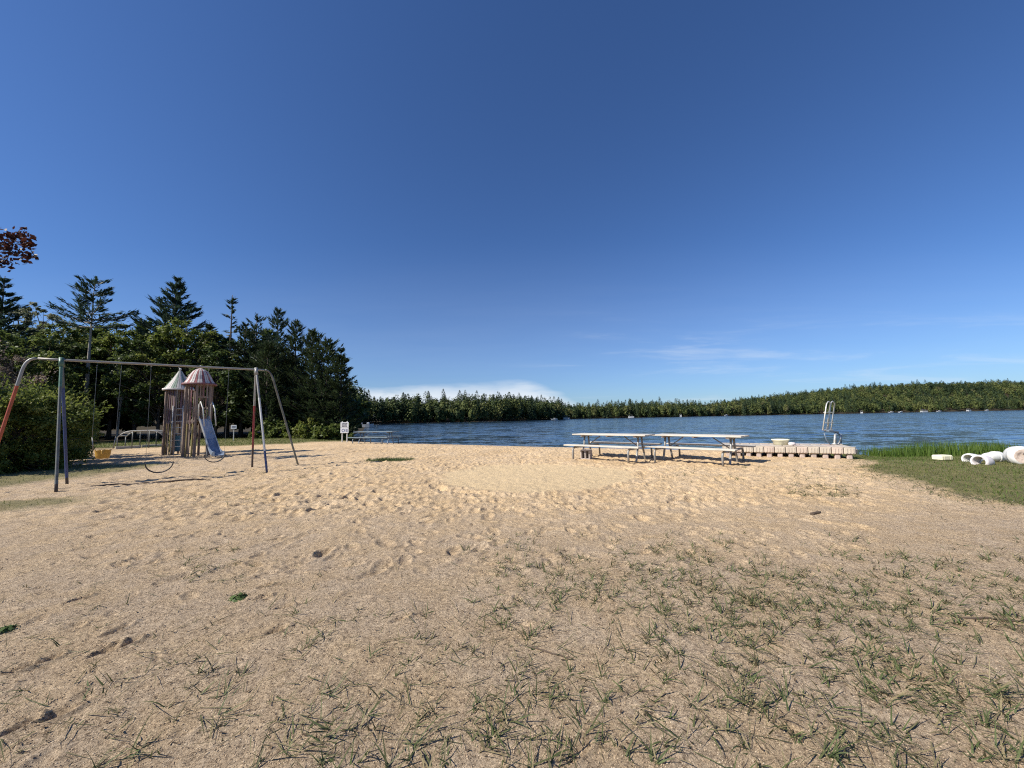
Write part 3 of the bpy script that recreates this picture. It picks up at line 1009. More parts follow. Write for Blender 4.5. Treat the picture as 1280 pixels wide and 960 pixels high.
# ------------------------------------------------------------------ grass
def blades(name, X, Y, Ls, Ws, lean, bend, mat, seed, tint, az=None, seg=3, zoff=-.005):
    g = np.random.default_rng(seed)
    n = len(X)
    az = g.uniform(0, 6.28, n) if az is None else az
    Z = ground_zv(X, Y) + zoff
    B = np.stack([X, Y, Z], 1)
    hd = np.stack([np.cos(az), np.sin(az), np.zeros(n)], 1)
    sd = np.stack([-np.sin(az), np.cos(az), np.zeros(n)], 1)
    tw = g.normal(size=n) * .5
    rows = []
    p = B.copy(); ang = lean.copy()
    for i in range(seg + 1):
        wv = Ws * (1 - (i / seg) ** 1.6 * .9) * .5
        sv = sd * np.cos(tw)[:, None] + np.array([0, 0, 1.0]) * np.sin(tw)[:, None]
        rows.append(p - sv * wv[:, None]); rows.append(p + sv * wv[:, None])
        st = Ls / seg
        p = p + hd * (np.sin(ang) * st)[:, None] + np.array([0, 0, 1.0]) * (np.cos(ang) * st)[:, None]
        ang = ang + bend / seg
    V = np.stack(rows, 1)                                # n, 2(seg+1), 3
    V[:, :, 2] = np.maximum(V[:, :, 2], (Z + .004)[:, None] + np.zeros(V.shape[1]))
    k = V.shape[1]
    off = (np.arange(n) * k)[:, None, None]
    q = np.array([[2 * i, 2 * i + 1, 2 * i + 3, 2 * i + 2] for i in range(seg)])[None]
    Q = (q + off).reshape(-1, 4)
    o = np_mesh(name, V.reshape(-1, 3), Q, M[mat], attrs={'tint': np.repeat(np.clip(tint, 0, 1), k)})
    return o


gg = np.random.default_rng(55)
# beach grass: runners of tufts in the foreground
tx_, ty_, tn_, tk_ = [], [], [], []


def tufts(px0, px1, py0, py1, n, size=(0.06, .15), blades_n=(4, 11), clump=.35, thr=-.06, sd=61):
    got = 0; tries = 0
    while got < n and tries < n * 30:
        tries += 1
        p = at(gg.uniform(px0, px1), gg.uniform(py0, py1))
        v = float(fbm(np.array([p.x / clump]), np.array([p.y / clump]), 2, sd)[0])
        if v < thr + gg.normal() * .12: continue
        tx_.append(p.x); ty_.append(p.y); tn_.append(int(gg.integers(*blades_n))); tk_.append(gg.uniform(*size)); got += 1


tufts(570, 1290, 680, 800, 430, (.05, .12), (4, 9), .5, -.06)
tufts(520, 1290, 790, 1000, 300, (.06, .13), (3, 7), .3, -.14)
tufts(800, 1290, 720, 900, 270, (.05, .12), (4, 9), .4, -.06)
tufts(620, 1150, 672, 780, 300, (.05, .11), (3, 7), .5, -.12)
tufts(380, 640, 770, 990, 70, (.05, .12), (3, 7), .3)
tufts(100, 420, 830, 990, 42, (.05, .12), (3, 7), .3)
tufts(0, 400, 690, 960, 34, (.04, .09), (3, 7), thr=-1)
tufts(820, 1100, 585, 605, 80, (.06, .14), (4, 9), thr=-.02)
tufts(980, 1075, 609, 624, 120, (.05, .12), (4, 9), thr=-1)
tufts(220, 300, 690, 735, 40, (.05, .10), (4, 8), thr=-1)
tufts(260, 400, 588, 602, 60, (.05, .1), (4, 8), thr=-.02)
tufts(100, 330, 612, 640, 60, (.05, .1), (4, 8), thr=-.05)
TX = np.repeat(np.array(tx_), tn_); TY = np.repeat(np.array(ty_), tn_); TS = np.repeat(np.array(tk_), tn_)
nb = len(TX)
tint = np.where(gg.random(nb) < .30, gg.uniform(0, .15, nb), gg.uniform(.3, 1, nb))
o = blades('beach_grass', TX + gg.normal(size=nb) * .012, TY + gg.normal(size=nb) * .012, TS * gg.uniform(.5, 1.3, nb), gg.uniform(.004, .0088, nb),
           np.abs(gg.normal(size=nb)) * .45 + .55, gg.uniform(.1, 1.2, nb), 'grass_beach', 56, tint)
tag(o, 'thin dark tufts of beach grass growing through the sand in the foreground', 'grass', kind='stuff')
n = 2600
pc = at(487, 577.2)
X = pc.x + np.clip(gg.normal(size=n), -1.9, 1.9) * .38; Y = pc.y + np.clip(gg.normal(size=n), -1.7, 1.7) * .17
o = blades('grass_patch', X, Y, gg.uniform(.05, .13, n), gg.uniform(.005, .010, n), np.abs(gg.normal(size=n)) * .5 + .2, gg.uniform(.2, 1.1, n), 'weed', 58, gg.random(n) * .6)
tag(o, 'small green grass patch alone in the middle of the sand', 'grass', kind='stuff')
# dry stems lying on the sand
n = 900
pp = [at(gg.uniform(-20, 1300), 600 + 360 * gg.random() ** .8) for _ in range(n)]
X = np.array([p.x for p in pp]); Y = np.array([p.y for p in pp])
o = blades('dry_stems', X, Y, gg.uniform(.05, .22, n), gg.uniform(.003, .006, n), np.full(n, 1.45) + gg.normal(size=n) * .08, gg.normal(size=n) * .2, 'grass_beach', 57,
           np.where(gg.random(n) < .6, gg.uniform(0, .2, n), gg.uniform(.3, .6, n)), zoff=.004)
tag(o, 'dead grass stems and needles lying scattered on the sand', 'debris', kind='stuff')


# coarse grit: small stones lying on the near sand
n = 75000
yy_ = 1.35 + 4.2 * gg.random(n) ** 1.5
X = gg.uniform(-1.45, 1.45, n) * yy_; Y = yy_
r_ = gg.uniform(.0014, .0034, n) * gg.uniform(.7, 1.35, n) * (1 + .12 * (Y - 1.4))
Z = ground_zv(X, Y) + r_ * .35
oct_ = np.array([[1, 0, 0], [0, 1, 0], [-1, 0, 0], [0, -1, 0], [0, 0, 1], [0, 0, -1.0]])
V = oct_[None] * r_[:, None, None] * gg.uniform(.6, 1.4, (n, 6, 1))
a_ = gg.uniform(0, 6.28, n); ca, sa = np.cos(a_)[:, None], np.sin(a_)[:, None]
V = np.stack([V[..., 0] * ca - V[..., 1] * sa, V[..., 0] * sa + V[..., 1] * ca, V[..., 2] * .8], -1) + np.stack([X, Y, Z], 1)[:, None]
Qp = np.array([[0, 1, 4, 4], [1, 2, 4, 4], [2, 3, 4, 4], [3, 0, 4, 4]])
me = bpy.data.meshes.new('gravel')
F = (np.array([[0, 1, 4], [1, 2, 4], [2, 3, 4], [3, 0, 4]])[None] + (np.arange(n) * 6)[:, None, None]).reshape(-1, 3)
me.vertices.add(n * 6); me.vertices.foreach_set('co', V.astype(np.float32).ravel())
me.loops.add(len(F) * 3); me.loops.foreach_set('vertex_index', F.astype(np.int32).ravel())
me.polygons.add(len(F)); me.polygons.foreach_set('loop_start', np.arange(0, len(F) * 3, 3, dtype=np.int32)); me.polygons.foreach_set('loop_total', np.full(len(F), 3, np.int32))
me.update(calc_edges=True)
at_ = me.attributes.new('tint', 'FLOAT', 'POINT'); at_.data.foreach_set('value', np.repeat(gg.random(n), 6).astype(np.float32))
me.materials.append(M['gravel'])
o = bpy.data.objects.new('gravel', me); COL.objects.link(o)
tag(o, 'coarse grit and tiny stones strewn over the near sand', 'gravel', kind='stuff')


# short broken bits between the tufts
n = 800
pp = [at(gg.uniform(420, 1300), 665 + 300 * gg.random() ** .9) for _ in range(n)]
X = np.array([p.x for p in pp]); Y = np.array([p.y for p in pp])
o = blades('grass_litter', X, Y, gg.uniform(.015, .06, n), gg.uniform(.0015, .004, n), np.full(n, 1.42) + gg.normal(size=n) * .12, gg.normal(size=n) * .4, 'grass_beach', 60, np.where(gg.random(n) < .45, gg.uniform(0, .2, n), gg.uniform(.25, 1, n)), zoff=.003)
tag(o, 'broken bits of dead grass between the tufts', 'debris', kind='stuff')
# dark scraps of leaf and bark over the whole beach
n = 1100
pp = [at(gg.uniform(-10, 1200), 566 + 394 * gg.random() ** 1.1) for _ in range(n)]
X = np.array([p.x for p in pp]); Y = np.array([p.y for p in pp])
ok = (lawn_mask(X, Y) < .4) & (shore_dist(X, Y) > .4); X, Y = X[ok], Y[ok]; n = len(X)
o = blades('leaf_scraps', X, Y, gg.uniform(.008, .028, n) * (1 + .09 * Y), gg.uniform(.004, .010, n) * (1 + .07 * Y), np.full(n, 1.3) + gg.normal(size=n) * .15, gg.normal(size=n) * .6, 'scrap', 61, gg.random(n), zoff=.003)
tag(o, 'dark scraps of leaf and bark scattered over the beach', 'debris', kind='stuff')
# ragged litter along the edge of the lawn
n = 1500
q_ = gg.random(n) * 4
i_ = q_.astype(int); f_ = q_ - i_
LE = np.array(lawn_edge)
X = LE[i_, 0] * (1 - f_) + LE[i_ + 1, 0] * f_ - np.abs(gg.normal(size=n)) * .35 + .1; Y = LE[i_, 1] * (1 - f_) + LE[i_ + 1, 1] * f_ + gg.normal(size=n) * .2
o = blades('edge_litter', X, Y, gg.uniform(.03, .11, n), gg.uniform(.004, .009, n), np.abs(gg.normal(size=n)) * .5 + .7, gg.uniform(.2, 1.0, n), 'grass_beach', 59, gg.random(n), zoff=.0)
tag(o, 'dry straw and sprouts along the ragged lawn edge', 'grass', kind='stuff')


# lawn
def lawn_pts(n, x0, x1, y0, y1, thr=.35):
    X = gg.uniform(x0, x1, n); Y = gg.uniform(y0, y1, n)
    d = shore_dist(X, Y)
    ok = (lawn_mask(X, Y) > gg.uniform(thr, 1, n)) & (d > .15)
    return X[ok], Y[ok]


X1, Y1 = lawn_pts(70000, 6.5, 26, 4.5, 15)
X2, Y2 = lawn_pts(16000, -32, -11, 21, 34)
X3, Y3 = lawn_pts(9000, -20, -7, 4.5, 13)
X = np.concatenate([X1, X2, X3]); Y = np.concatenate([Y1, Y2, Y3]); n = len(X)
sc_ = np.concatenate([np.ones(len(X1)), np.full(len(X2), 2.6), np.full(len(X3), 1.1)])
tn = .62 + .9 * fbm(X * .6, Y * .6, 3, 71) + gg.normal(size=n) * .16
o = blades('lawn_grass', X, Y, gg.uniform(.03, .075, n) * sc_ ** .6, gg.uniform(.006, .011, n) * sc_, np.abs(gg.normal(size=n)) * .4 + .1, gg.uniform(.2, 1.2, n), 'grass_lawn', 72, tn, seg=2)
tag(o, 'short patchy lawn grass beside the beach', 'grass', kind='stuff')
# reeds at the water's edge
n = 5200
t = gg.random(n)
X = at(1062, 571, WATER_Z).x + t * 7.0 + gg.normal(size=n) * .1
Y = np.interp(X, [p[0] for p in near], [p[1] for p in near]) + gg.normal(size=n) * .38 + .25
hk = (.55 + .45 * vnoise(X * 1.1, Y * .5, 5)) * np.clip((19.8 - X) / 3, .35, 1)
o = blades('reeds', X, Y, gg.uniform(.35, .78, n) * hk * 1.25, gg.uniform(.010, .02, n), np.abs(gg.normal(size=n)) * .14, gg.uniform(0, .5, n), 'reed', 73, gg.random(n))
tag(o, 'strip of tall bright green reeds along the water beside the dock', 'reeds', kind='stuff')


# little weeds
def weed(px, py, r, n, label, seed):
    g = np.random.default_rng(seed)
    p = at(px, py); root = empty('weed', (p.x, p.y, ground_z(p.x, p.y)), 0, label, 'plant')
    d = unit(np.abs(g.normal(size=(n, 3))) * np.sign(g.normal(size=(n, 3)) * np.array([1, 1, 0]) + np.array([0, 0, 1])))
    P = d * (r * g.uniform(.3, 1, n))[:, None] * np.array([1, 1, .5])
    nr = unit(d + np.array([0, 0, .8])); t_ = unit(np.cross(nr, g.normal(size=(n, 3))))
    s = r * .28 * g.uniform(.6, 1.3, n)
    leaf_obj('leaves', P, t_ * s[:, None], np.cross(nr, t_) * (s * .55)[:, None], M['weed'], root, g)
    b = MB()
    for k in range(7):
        b.tube([(0, 0, -.01), tuple(d[k] * r * .5), tuple(d[k] * r * .9 * np.array([1, 1, .6]))], .003, 4, cap=False)
    b.build('stem', M['weed'], root)


weed(298, 757, .065, 110, 'small bright green weed alone on the sand at left', 501)
weed(5, 800, .06, 80, 'small green weed at the left edge of the sand', 502)


def ground_stick(px, py, L, rz, label, seed, r=.02):
    g = np.random.default_rng(seed)
    p = at(px, py)
    b = MB()
    pts = []
    for i in range(7):
        t_ = i / 6 - .5
        x, y = p.x + math.cos(rz) * L * t_ + g.normal() * .006, p.y + math.sin(rz) * L * t_ + g.normal() * .006
        pts.append((x, y, ground_z(x, y) + r * .75))
    b.tube(pts, [r * .5, r, r * 1.1, r * .9, r * 1.05, r * .8, r * .35], 7)
    tag(b.build('driftwood', M['driftwood'], None), label, 'stick')


ground_stick(1020, 646, .16, .1, 'short thick dark stick lying on the bare sand at right', 1, .02)
ground_stick(1255, 786, .5, -.2, 'long thin dark twig at the lower right edge', 2, .006)
ground_stick(165, 606, 1.5, .25, 'long thin dark strip on the sand in front of the swings', 3, .018)  # thin dark tube along a line on the sand
ground_stick(232, 603, 1.0, .45, 'shorter dark strip on the sand right of the long thin one', 4, .02)  # shorter dark tube carrying the same line on to the right
ground_stick(690, 830, .3, -.5, 'thin dark twig among the grass tufts', 5, .004)

# ------------------------------------------------------------------ swing set
nl, fl = at(70, 616), at(84, 606.5)
nr_, fr = at(334, 592), at(315, 586)
Am = (nl + fl) / 2; Bm = (nr_ + fr) / 2
A = deep(77, 450, Am.y); B = deep(320, 462, Bm.y)
zt = (A.z + B.z) / 2
axis = (Vector((B.x, B.y, 0)) - Vector((A.x, A.y, 0))).normalized()
ss = empty('swing_set', (Am.x, Am.y, 0), 0, 'pipe swing set with peeling blue, red and orange legs on the sand', 'swing set')
O = Vector(ss.location)


def loc(p): return Vector(p) - O


def gz(p): return Vector((p.x, p.y, ground_z(p.x, p.y) - .05))


e0 = A - axis * .36; e1 = B + axis * .22
b = MB(); b.tube([loc(A - axis * .34), loc(A), loc(A.lerp(B, .33)), loc(A.lerp(B, .66)), loc(B), loc(B + axis * .2)], .027, 12)
b.build('top_bar', M['galv'], ss)


def end_leg(e, sgn, foot, cols, split):
    pts = []
    top = e
    d = (foot - top)
    for k in range(7):                                   # bend out of the bar
        a = k / 6
        q0 = top; q1 = top + axis * sgn * .14; q2 = top + axis * sgn * .14 + (foot - (top + axis * sgn * .14)) * .1
        pts.append(q0 * (1 - a) ** 2 + q1 * 2 * a * (1 - a) + q2 * a * a)
    s0 = pts[-1]
    for k in range(1, 9): pts.append(s0.lerp(foot, k / 8))
    mats = []
    for k in range(len(pts) - 1):
        mats.append(0 if pts[k].z > split else (1 if pts[k].z > .3 else 2))
    b = MB(); b.tube([loc(p) for p in pts], .028, 12, mats=mats)
    return b.build('end_leg', cols, ss)


fL = Vector((A.x, A.y, 0)) - axis * .92; fR = at(373, 582)
end_leg(e0, -1, gz(fL), [M['galv'], M['paint_orange'], M['paint_orange']], 2.25)['label'] = 'orange-red sloping end leg'
end_leg(e1, 1, gz(fR), [M['pipe_dark'], M['pipe_dark'], M['foot_dark']], 2.0)['label'] = 'dark sloping end leg'


def side_leg(top, foot, cols, s1, s2, label):
    ft = gz(foot)
    pts = [top + (ft - top) * t for t in np.linspace(0, 1, 15)]
    mats = [0 if p.z > s1 else (1 if p.z > s2 else 2) for p in pts[:-1]]
    b = MB(); b.tube([loc(p) for p in pts], .027, 12, mats=mats)
    o = b.build('leg', cols, ss); o['label'] = label
    c = MB(); dv = (ft - top).normalized(); c.tube([loc(top - dv * .05), loc(top + dv * .16)], .04, 12)
    c.build('collar', cols[0], o)


perp = Vector((axis.y, -axis.x, 0))
side_leg(A + perp * .03, nl, [M['paint_green'], M['pipe_dark'], M['foot_dark']], 2.3, .35, 'dark near leg with green top')
side_leg(A - perp * .03, fl, [M['pipe_dark'], M['paint_blue'], M['foot_dark']], 2.3, .2, 'blue leg')
side_leg(B + perp * .03, nr_, [M['galv'], M['paint_white'], M['paint_blue']], 2.2, .8, 'white leg with blue foot')
side_leg(B - perp * .03, fr, [M['galv'], M['paint_red'], M['foot_dark']], 2.0, .75, 'red leg')


def bar_point(px):
    d = ray(px, 455); k = d.x / d.y
    # A + u(B-A) with x = k*y
    u = (k * A.y - A.x) / ((B.x - A.x) - k * (B.y - A.y))
    return A.lerp(B, u)


def chain_mb(b, p, q, r=.003):
    n = max(8, int((p - q).length / .16))
    b.tube([p.lerp(q, i / n) for i in range(n + 1)], [r * (1.25 if i % 2 else .8) for i in range(n + 1)], 5)


def belt_swing(px, zlow, label, width=.5):
    c = bar_point(px)
    rt = empty('belt_swing', (c.x, c.y, zlow), math.atan2(axis.y, axis.x), label, 'swing', 'swings hanging from the bar')
    h = width / 2; top = c.z - zlow - .03
    V, F = [], []
    n = 16
    for i in range(n + 1):
        a = PI * i / n
        x = -h * math.cos(a); z = h * .95 * (1 - math.sin(a))
        nx, nz = x / h, -math.sin(a)
        for dy, k in ((-.075, 0), (.075, 0), (.075, .018), (-.075, .018)):
            V.append((x + nx * k, dy, z + nz * k))
    for i in range(n):
        for k in range(4):
            F.append((i * 4 + k, i * 4 + (k + 1) % 4, i * 4 + 4 + (k + 1) % 4, i * 4 + 4 + k))
    F += [(0, 3, 2, 1), (n * 4, n * 4 + 1, n * 4 + 2, n * 4 + 3)]
    b = MB(); b.add(V, F, 0, False); b.build('seat', M['rubber'], rt)
    for s in (-1, 1):
        b = MB(); chain_mb(b, Vector((s * h, 0, h * .95)), Vector((s * h * 1.05, 0, top))); b.build('chain', M['chain'], rt)
        b = MB(); b.tube([(s * h * 1.05, 0, top - .03), (s * h * 1.05, 0, top)], .015, 8); b.build('hanger', M['galv'], rt)


def zlow_at(px, py):
    c = bar_point(px); return deep(px, py, c.y).z


belt_swing(207, zlow_at(207, 590), 'empty belt swing hanging low left of the slide')
belt_swing(274, zlow_at(274, 577), 'empty belt swing hanging in front of the foot of the slide', .42)
c = bar_point(137); zl = zlow_at(137, 573)
bs = empty('bucket_swing', (c.x, c.y, zl), math.atan2(axis.y, axis.x), 'yellow bucket baby swing hanging at the left of the bar', 'swing', 'swings hanging from the bar')
b = MB()
prof = [(.10, .0), (.135, .02), (.155, .10), (.165, .20), (.175, .215), (.175, .225), (.155, .22), (.14, .1), (.12, .03), (.0, .02)]
b.lathe([(.0, .0)] + prof, 20, M=Matrix.Diagonal((1, .85, 1, 1)))
o = b.build('seat', M['yellow'], bs); o.scale = (.82, .82, .9)
b = MB(); b.box((0, 0, .155), (.045, .285, .10), bev=.012); b.build('crotch_strap', M['yellow'], bs)
for s in (-1, 1):
    b = MB(); b.tube([(s * .16, -.06, .22), (s * .19, 0, .5)], .008, 5); b.tube([(s * .16, .06, .22), (s * .19, 0, .5)], .008, 5)
    chain_mb(b, Vector((s * .19, 0, .5)), Vector((s * .2, 0, c.z - zl - .03))); b.build('chain', M['chain'], bs)

# ------------------------------------------------------------------ play towers with slide
def play_tower(name, px, y, label, rad, roof_h, ztop, deck, nsl, seed, open_side=None, wmats=('old_wood_red', 'old_wood'), low=(2, 3, 4), bell=True):
    g = random.Random(seed)
    p = deep(px, 540, y)
    z = ground_z(p.x, p.y)
    rt = empty(name, (p.x, p.y, z), 0, label, 'play tower', 'wooden play towers')
    eave = ztop - roof_h
    corner = [Vector((rad * math.cos(k * PI / 3), rad * math.sin(k * PI / 3), 0)) for k in range(7)]
    for k in range(6):
        c_ = corner[k]
        b = MB(); b.box((c_.x, c_.y, eave / 2 - .03), (.08, .08, eave + .06), (0, 0, k * PI / 3), bev=.012); b.build('post', M['old_wood'], rt)
    b = MB(); b.lathe([(0, deck - .06), (rad * 1.02, deck - .06), (rad * 1.02, deck), (0, deck)], 6, smooth=False); b.build('deck', M['old_wood'], rt)
    for k in range(6):
        P0, P1 = corner[k], corner[k + 1]
        an = k * PI / 3 + PI / 6
        mid_ = (P0 + P1) / 2
        b = MB()
        for j in range(1, nsl):
            q = P0.lerp(P1, j / nsl)
            w_ = g.uniform(.03, .046)
            if k == open_side:
                b.box((q.x, q.y, (eave + deck + .95) / 2), (.02, w_, eave - deck - .95), (0, 0, an), mat=j % 2)
                continue
            up_ = eave - (g.choice((0, 0, 0, .35)))
            b.box((q.x, q.y, (up_ + deck - .12) / 2), (.022, w_, up_ - deck + .12), (0, 0, an), mat=j % 2)
            if k in low: b.box((q.x, q.y, (deck - .13) / 2), (.022, w_, deck - .13), (0, 0, an), mat=2 if (j + k) % 3 else 1)
        b.build('slat_panel', [M[wmats[0]], M[wmats[1]], M['old_wood_yellow']], rt)
        for zz in ((deck + .5, eave - .07, deck - .09) if k != open_side else (eave - .07, deck + .93)):
            b = MB(); b.box((mid_.x * .955, mid_.y * .955, zz), (.03, rad * .9, .07), (0, 0, an)); b.build('rail', M['old_wood'], rt)
    b = MB()
    R0 = rad * 1.22
    if bell:
        prof = [(R0, eave - .02), (R0 * .97, eave + .03), (R0 * .80, eave + roof_h * .27), (R0 * .66, eave + roof_h * .55), (R0 * .46, eave + roof_h * .80), (R0 * .24, eave + roof_h * .94), (.03, ztop)]
        cl_ = [0, 0, 1]
    else:
        prof = [(R0, eave - .02), (R0 * .98, eave + .03), (R0 * .52, eave + roof_h * .5), (.05, ztop)]
        cl_ = [0, 0, 0, 2, 2]
    # each batten stands clear of its neighbour
    n_ = 36
    for k in range(n_):
        a0, a1 = 2 * PI * k / n_, 2 * PI * (k + .80) / n_
        V, F = [], []
        for (r_, z_) in prof:
            for a_ in (a0, a1):
                V.append((r_ * math.cos(a_), r_ * math.sin(a_), z_)); V.append(((r_ - .018) * math.cos(a_), (r_ - .018) * math.sin(a_), z_ - .012))
        for i in range(len(prof) - 1):
            o4 = i * 4
            F += [(o4, o4 + 2, o4 + 6, o4 + 4), (o4 + 1, o4 + 5, o4 + 7, o4 + 3), (o4, o4 + 4, o4 + 5, o4 + 1), (o4 + 2, o4 + 3, o4 + 7, o4 + 6)]
        b.add(V, F, cl_[k % len(cl_)])
    b.lathe([(r_ - .03, z_ - .02) for r_, z_ in prof[:-1]], n_, mat=1)
    rf_ = b.build('roof', [M['roof_pale'], M['roof_red'], M['roof_green']], rt)
    b = MB(); b.lathe([(R0 * 1.06, eave - .05), (R0 * 1.06, eave + .03), (R0 * .985, eave + .03), (R0 * .985, eave - .05)], 36, closed=True); b.build('eave_ring', M['old_wood_red'] if bell else M['roof_pale'], rf_)
    b = MB(); b.lathe([(.0, ztop - .02), (.035, ztop - .01), (.02, ztop + .03), (.045, ztop + .07), (.03, ztop + .11), (.0, ztop + .12)], 12); b.build('finial', M['paint_white'], rf_)
    return rt, eave


YF, YB = 15.7, 17.0
zt1 = deep(246, 462, YF).z
front, eave1 = play_tower('play_tower', 246.5, YF, 'front play tower with striped bell roof, slatted walls and the slide', .44, .66, zt1, 1.45, 4, 3, open_side=5)
zt2 = deep(226, 465, YB).z
back, eave2 = play_tower('play_tower', 221, YB, 'rear play tower with pale pointed roof and white ladder, left of the slide tower', .44, .84, zt2, 1.45, 5, 4, wmats=('old_wood_violet', 'old_wood'), low=(3, 4), bell=False)
b = MB(); b.lathe([(.20, .12), (.20, .80)], 16, smooth=True); b.lathe([(0, .80), (.20, .80)], 16)
tp = b.build('barrel_panel', M['teal'], back); tp.location = (-.05, -.02, 0)
# white ladder between the towers
b = MB()
for q in (-1, 1): b.tube([(.62 + q * .0, -.35 + q * .16, .05), (.62, -.35 + q * .16, 2.1)], .018, 8)
ld = b.build('ladder', M['paint_white'], back)
for k in range(7):
    b = MB(); b.tube([(.62, -.51, .35 + k * .27), (.62, -.19, .35 + k * .27)], .016, 8); b.build('rung', M['paint_white'], ld)
ld.rotation_euler = (0, 0, R(-50)); ld.location = (.16, .36, 0)
# slide
sd = Vector((.88, -.47, 0)).normalized(); sw = Vector((-sd.y, sd.x, 0))
st = Vector((sd.x * .46, sd.y * .46, 1.50))
prof = [(0, 1.50), (.12, 1.47), (.30, 1.24), (.60, .82), (.90, .42), (1.08, .20), (1.22, .12), (1.42, .10)]
W2 = .18


def chute(pr):
    V, F = [], []
    for d_, z_ in pr:
        c_ = Vector((sd.x * (.38 + d_), sd.y * (.38 + d_), z_))
        for s, h in ((-W2, .13), (-W2 + .02, .14), (-W2 + .03, .015), (-W2 * .5, 0), (W2 * .5, 0), (W2 - .03, .015), (W2 - .02, .14), (W2, .13), (W2, -.02), (-W2, -.02)):
            V.append(c_ + sw * s + Vector((0, 0, h)))
    n = 10
    for i in range(len(pr) - 1):
        for k in range(n): F.append((i * n + k, i * n + (k + 1) % n, i * n + n + (k + 1) % n, i * n + n + k))
    F += [tuple(range(n - 1, -1, -1)), tuple(range((len(pr) - 1) * n, len(pr) * n))]
    b = MB(); b.add(V, F, 0, False); return b


sl = chute(prof[:4] + [(.66, .74)]).build('slide', M['slide_steel'], front)
o = chute([(.664, .735)] + prof[4:]).build('lower_chute', M['slide_blue'], sl)
for s in (-1, 1):
    c0 = Vector((sd.x * .5, sd.y * .5, 1.5)) + sw * s * (W2 + .02)
    b = MB(); b.tube([c0, c0 + Vector((0, 0, .55)), c0 + sd * .12 + Vector((0, 0, .68)), c0 + sd * .34 + Vector((0, 0, .40)), c0 + sd * .5 + Vector((0, 0, -.28))], .02, 8); b.build('hand_rail', M['paint_white'], sl)
for s in (-1, 1):
    c0 = Vector((sd.x * 1.2, sd.y * 1.2, .38)) + sw * s * (W2 - .03)
    b = MB(); b.tube([c0, (c0.x, c0.y, -.1)], .02, 8); b.build('support', M['galv'], sl)

# arched climber
p0 = at(180, 560.5)
ac = empty('arched_climber', (p0.x, p0.y, ground_z(p0.x, p0.y)), R(14), 'low arched metal climber with pale rungs on the grass left of the play towers', 'climber')
for s in (-.32, .32):
    b = MB(); pts = []
    for i in range(15):
        a = i / 14; x = -1.12 + 2.24 * a
        pts.append((x, s, .98 * (1 - (2 * a - 1) ** 4 * .38)))
    b.tube(pts, .028, 8)
    b.build('rail', M['galv'], ac)
    for x in (-1.1, -.4, .4, 1.1):
        b = MB(); b.tube([(x, s, -.05), (x, s, .98 * (1 - (x / 1.12) ** 4 * .38))], .026, 8); b.build('leg', M['pipe_dark'], ac)
for i in range(11):
    a = (i + .5) / 11; x = -1.12 + 2.24 * a; z = .98 * (1 - (2 * a - 1) ** 4 * .38)
    b = MB(); b.tube([(x, -.32, z - .02), (x, .32, z - .02)], .022, 8); b.build('rung', M['paint_white'], ac)

# timber edging round the playground
for (x0, y0, x1, y1, lab) in ((144, 562, 176, 560.3, 'left timber beam edging the playground sand, in front of the arched climber'), (177, 560, 214, 558.2, 'right timber beam edging the playground sand, ending at the play towers')):
    a, c = at(x0, y0), at(x1, y1)
    m_ = (a + c) / 2; L = (c - a).length
    b = MB(); b.box((0, 0, .06), (L, .14, .16), bev=.012)
    o = b.build('edging_timber', M['edging'], None); o.location = (m_.x, m_.y, ground_z(m_.x, m_.y)); o.rotation_euler = (0, 0, math.atan2(c.y - a.y, c.x - a.x))
    tag(o, lab, 'beam', 'timber edging')


# ------------------------------------------------------------------ signs
def two_post_sign():
    p = at(430.5, 551); z = ground_z(p.x, p.y)
    k = p.y / FPX
    rt = empty('notice_board', (p.x, p.y, z), R(8), 'white two-panel notice on two pale posts at the edge of the sand', 'sign')
    W_, H_ = 9.6 * k, 26 * k
    for s in (-1, 1):
        b = MB(); b.box((s * W_ * .30, .03, H_ / 2 - .05), (.07, .07, H_ + .1), bev=.01); b.build('post', M['old_wood'] if False else M['paint_white'], rt)
    z0 = H_ * .50
    for (za, zb, inks) in ((H_ * .70, H_ * .95, 'top'), (H_ * .44, H_ * .69, 'low')):
        b = MB(); b.box((0, -.02, (za + zb) / 2), (W_, .02, zb - za), bev=.004); pn = b.build('panel', M['sign_white'], rt)
        b = MB(); h = zb - za
        if inks == 'top':
            for r_ in range(3):
                x = -W_ * .34
                for w_ in ((.09, .16, .12, .19), (.2, .1, .22), (.13, .17, .1, .12))[r_]:
                    b.box((x + w_ * W_ / 2, -.0325, zb - h * (.26 + .24 * r_)), (w_ * W_, .005, h * .15)); x += (w_ + .035) * W_
            b.build('lettering', M['sign_ink'], pn)
        else:
            b.lathe([(h * .20, -.002), (h * .20, .002), (h * .30, .002), (h * .30, -.002)], 20, closed=True, M=Matrix.Translation((-W_ * .16, -.0325, (za + zb) / 2)) @ Matrix.Rotation(PI / 2, 4, 'X'))
            for r_ in range(3): b.box((W_ * .26, -.0325, zb - h * (.3 + .2 * r_)), (W_ * .26, .005, h * .09))
            b.build('symbol', M['sign_blue'], pn)


two_post_sign()
p = at(291.5, 552.5); k = p.y / FPX
rt = empty('small_sign', (p.x, p.y, ground_z(p.x, p.y)), R(15), 'small white sign on a thin post in the grass behind the swing set', 'sign')
b = MB(); b.box((0, .02, 9 * k), (.05, .04, 20 * k)); b.build('post', M['paint_white'], rt)
b = MB(); b.box((0, -.012, 17 * k), (6 * k, .018, 4.6 * k), bev=.004); pn = b.build('panel', M['sign_white'], rt)
b = MB()
for r_ in range(2): b.box((0, -.024, 17.7 * k - r_ * 1.5 * k), (4.0 * k, .004, .7 * k))
b.build('lettering', M['sign_ink'], pn)


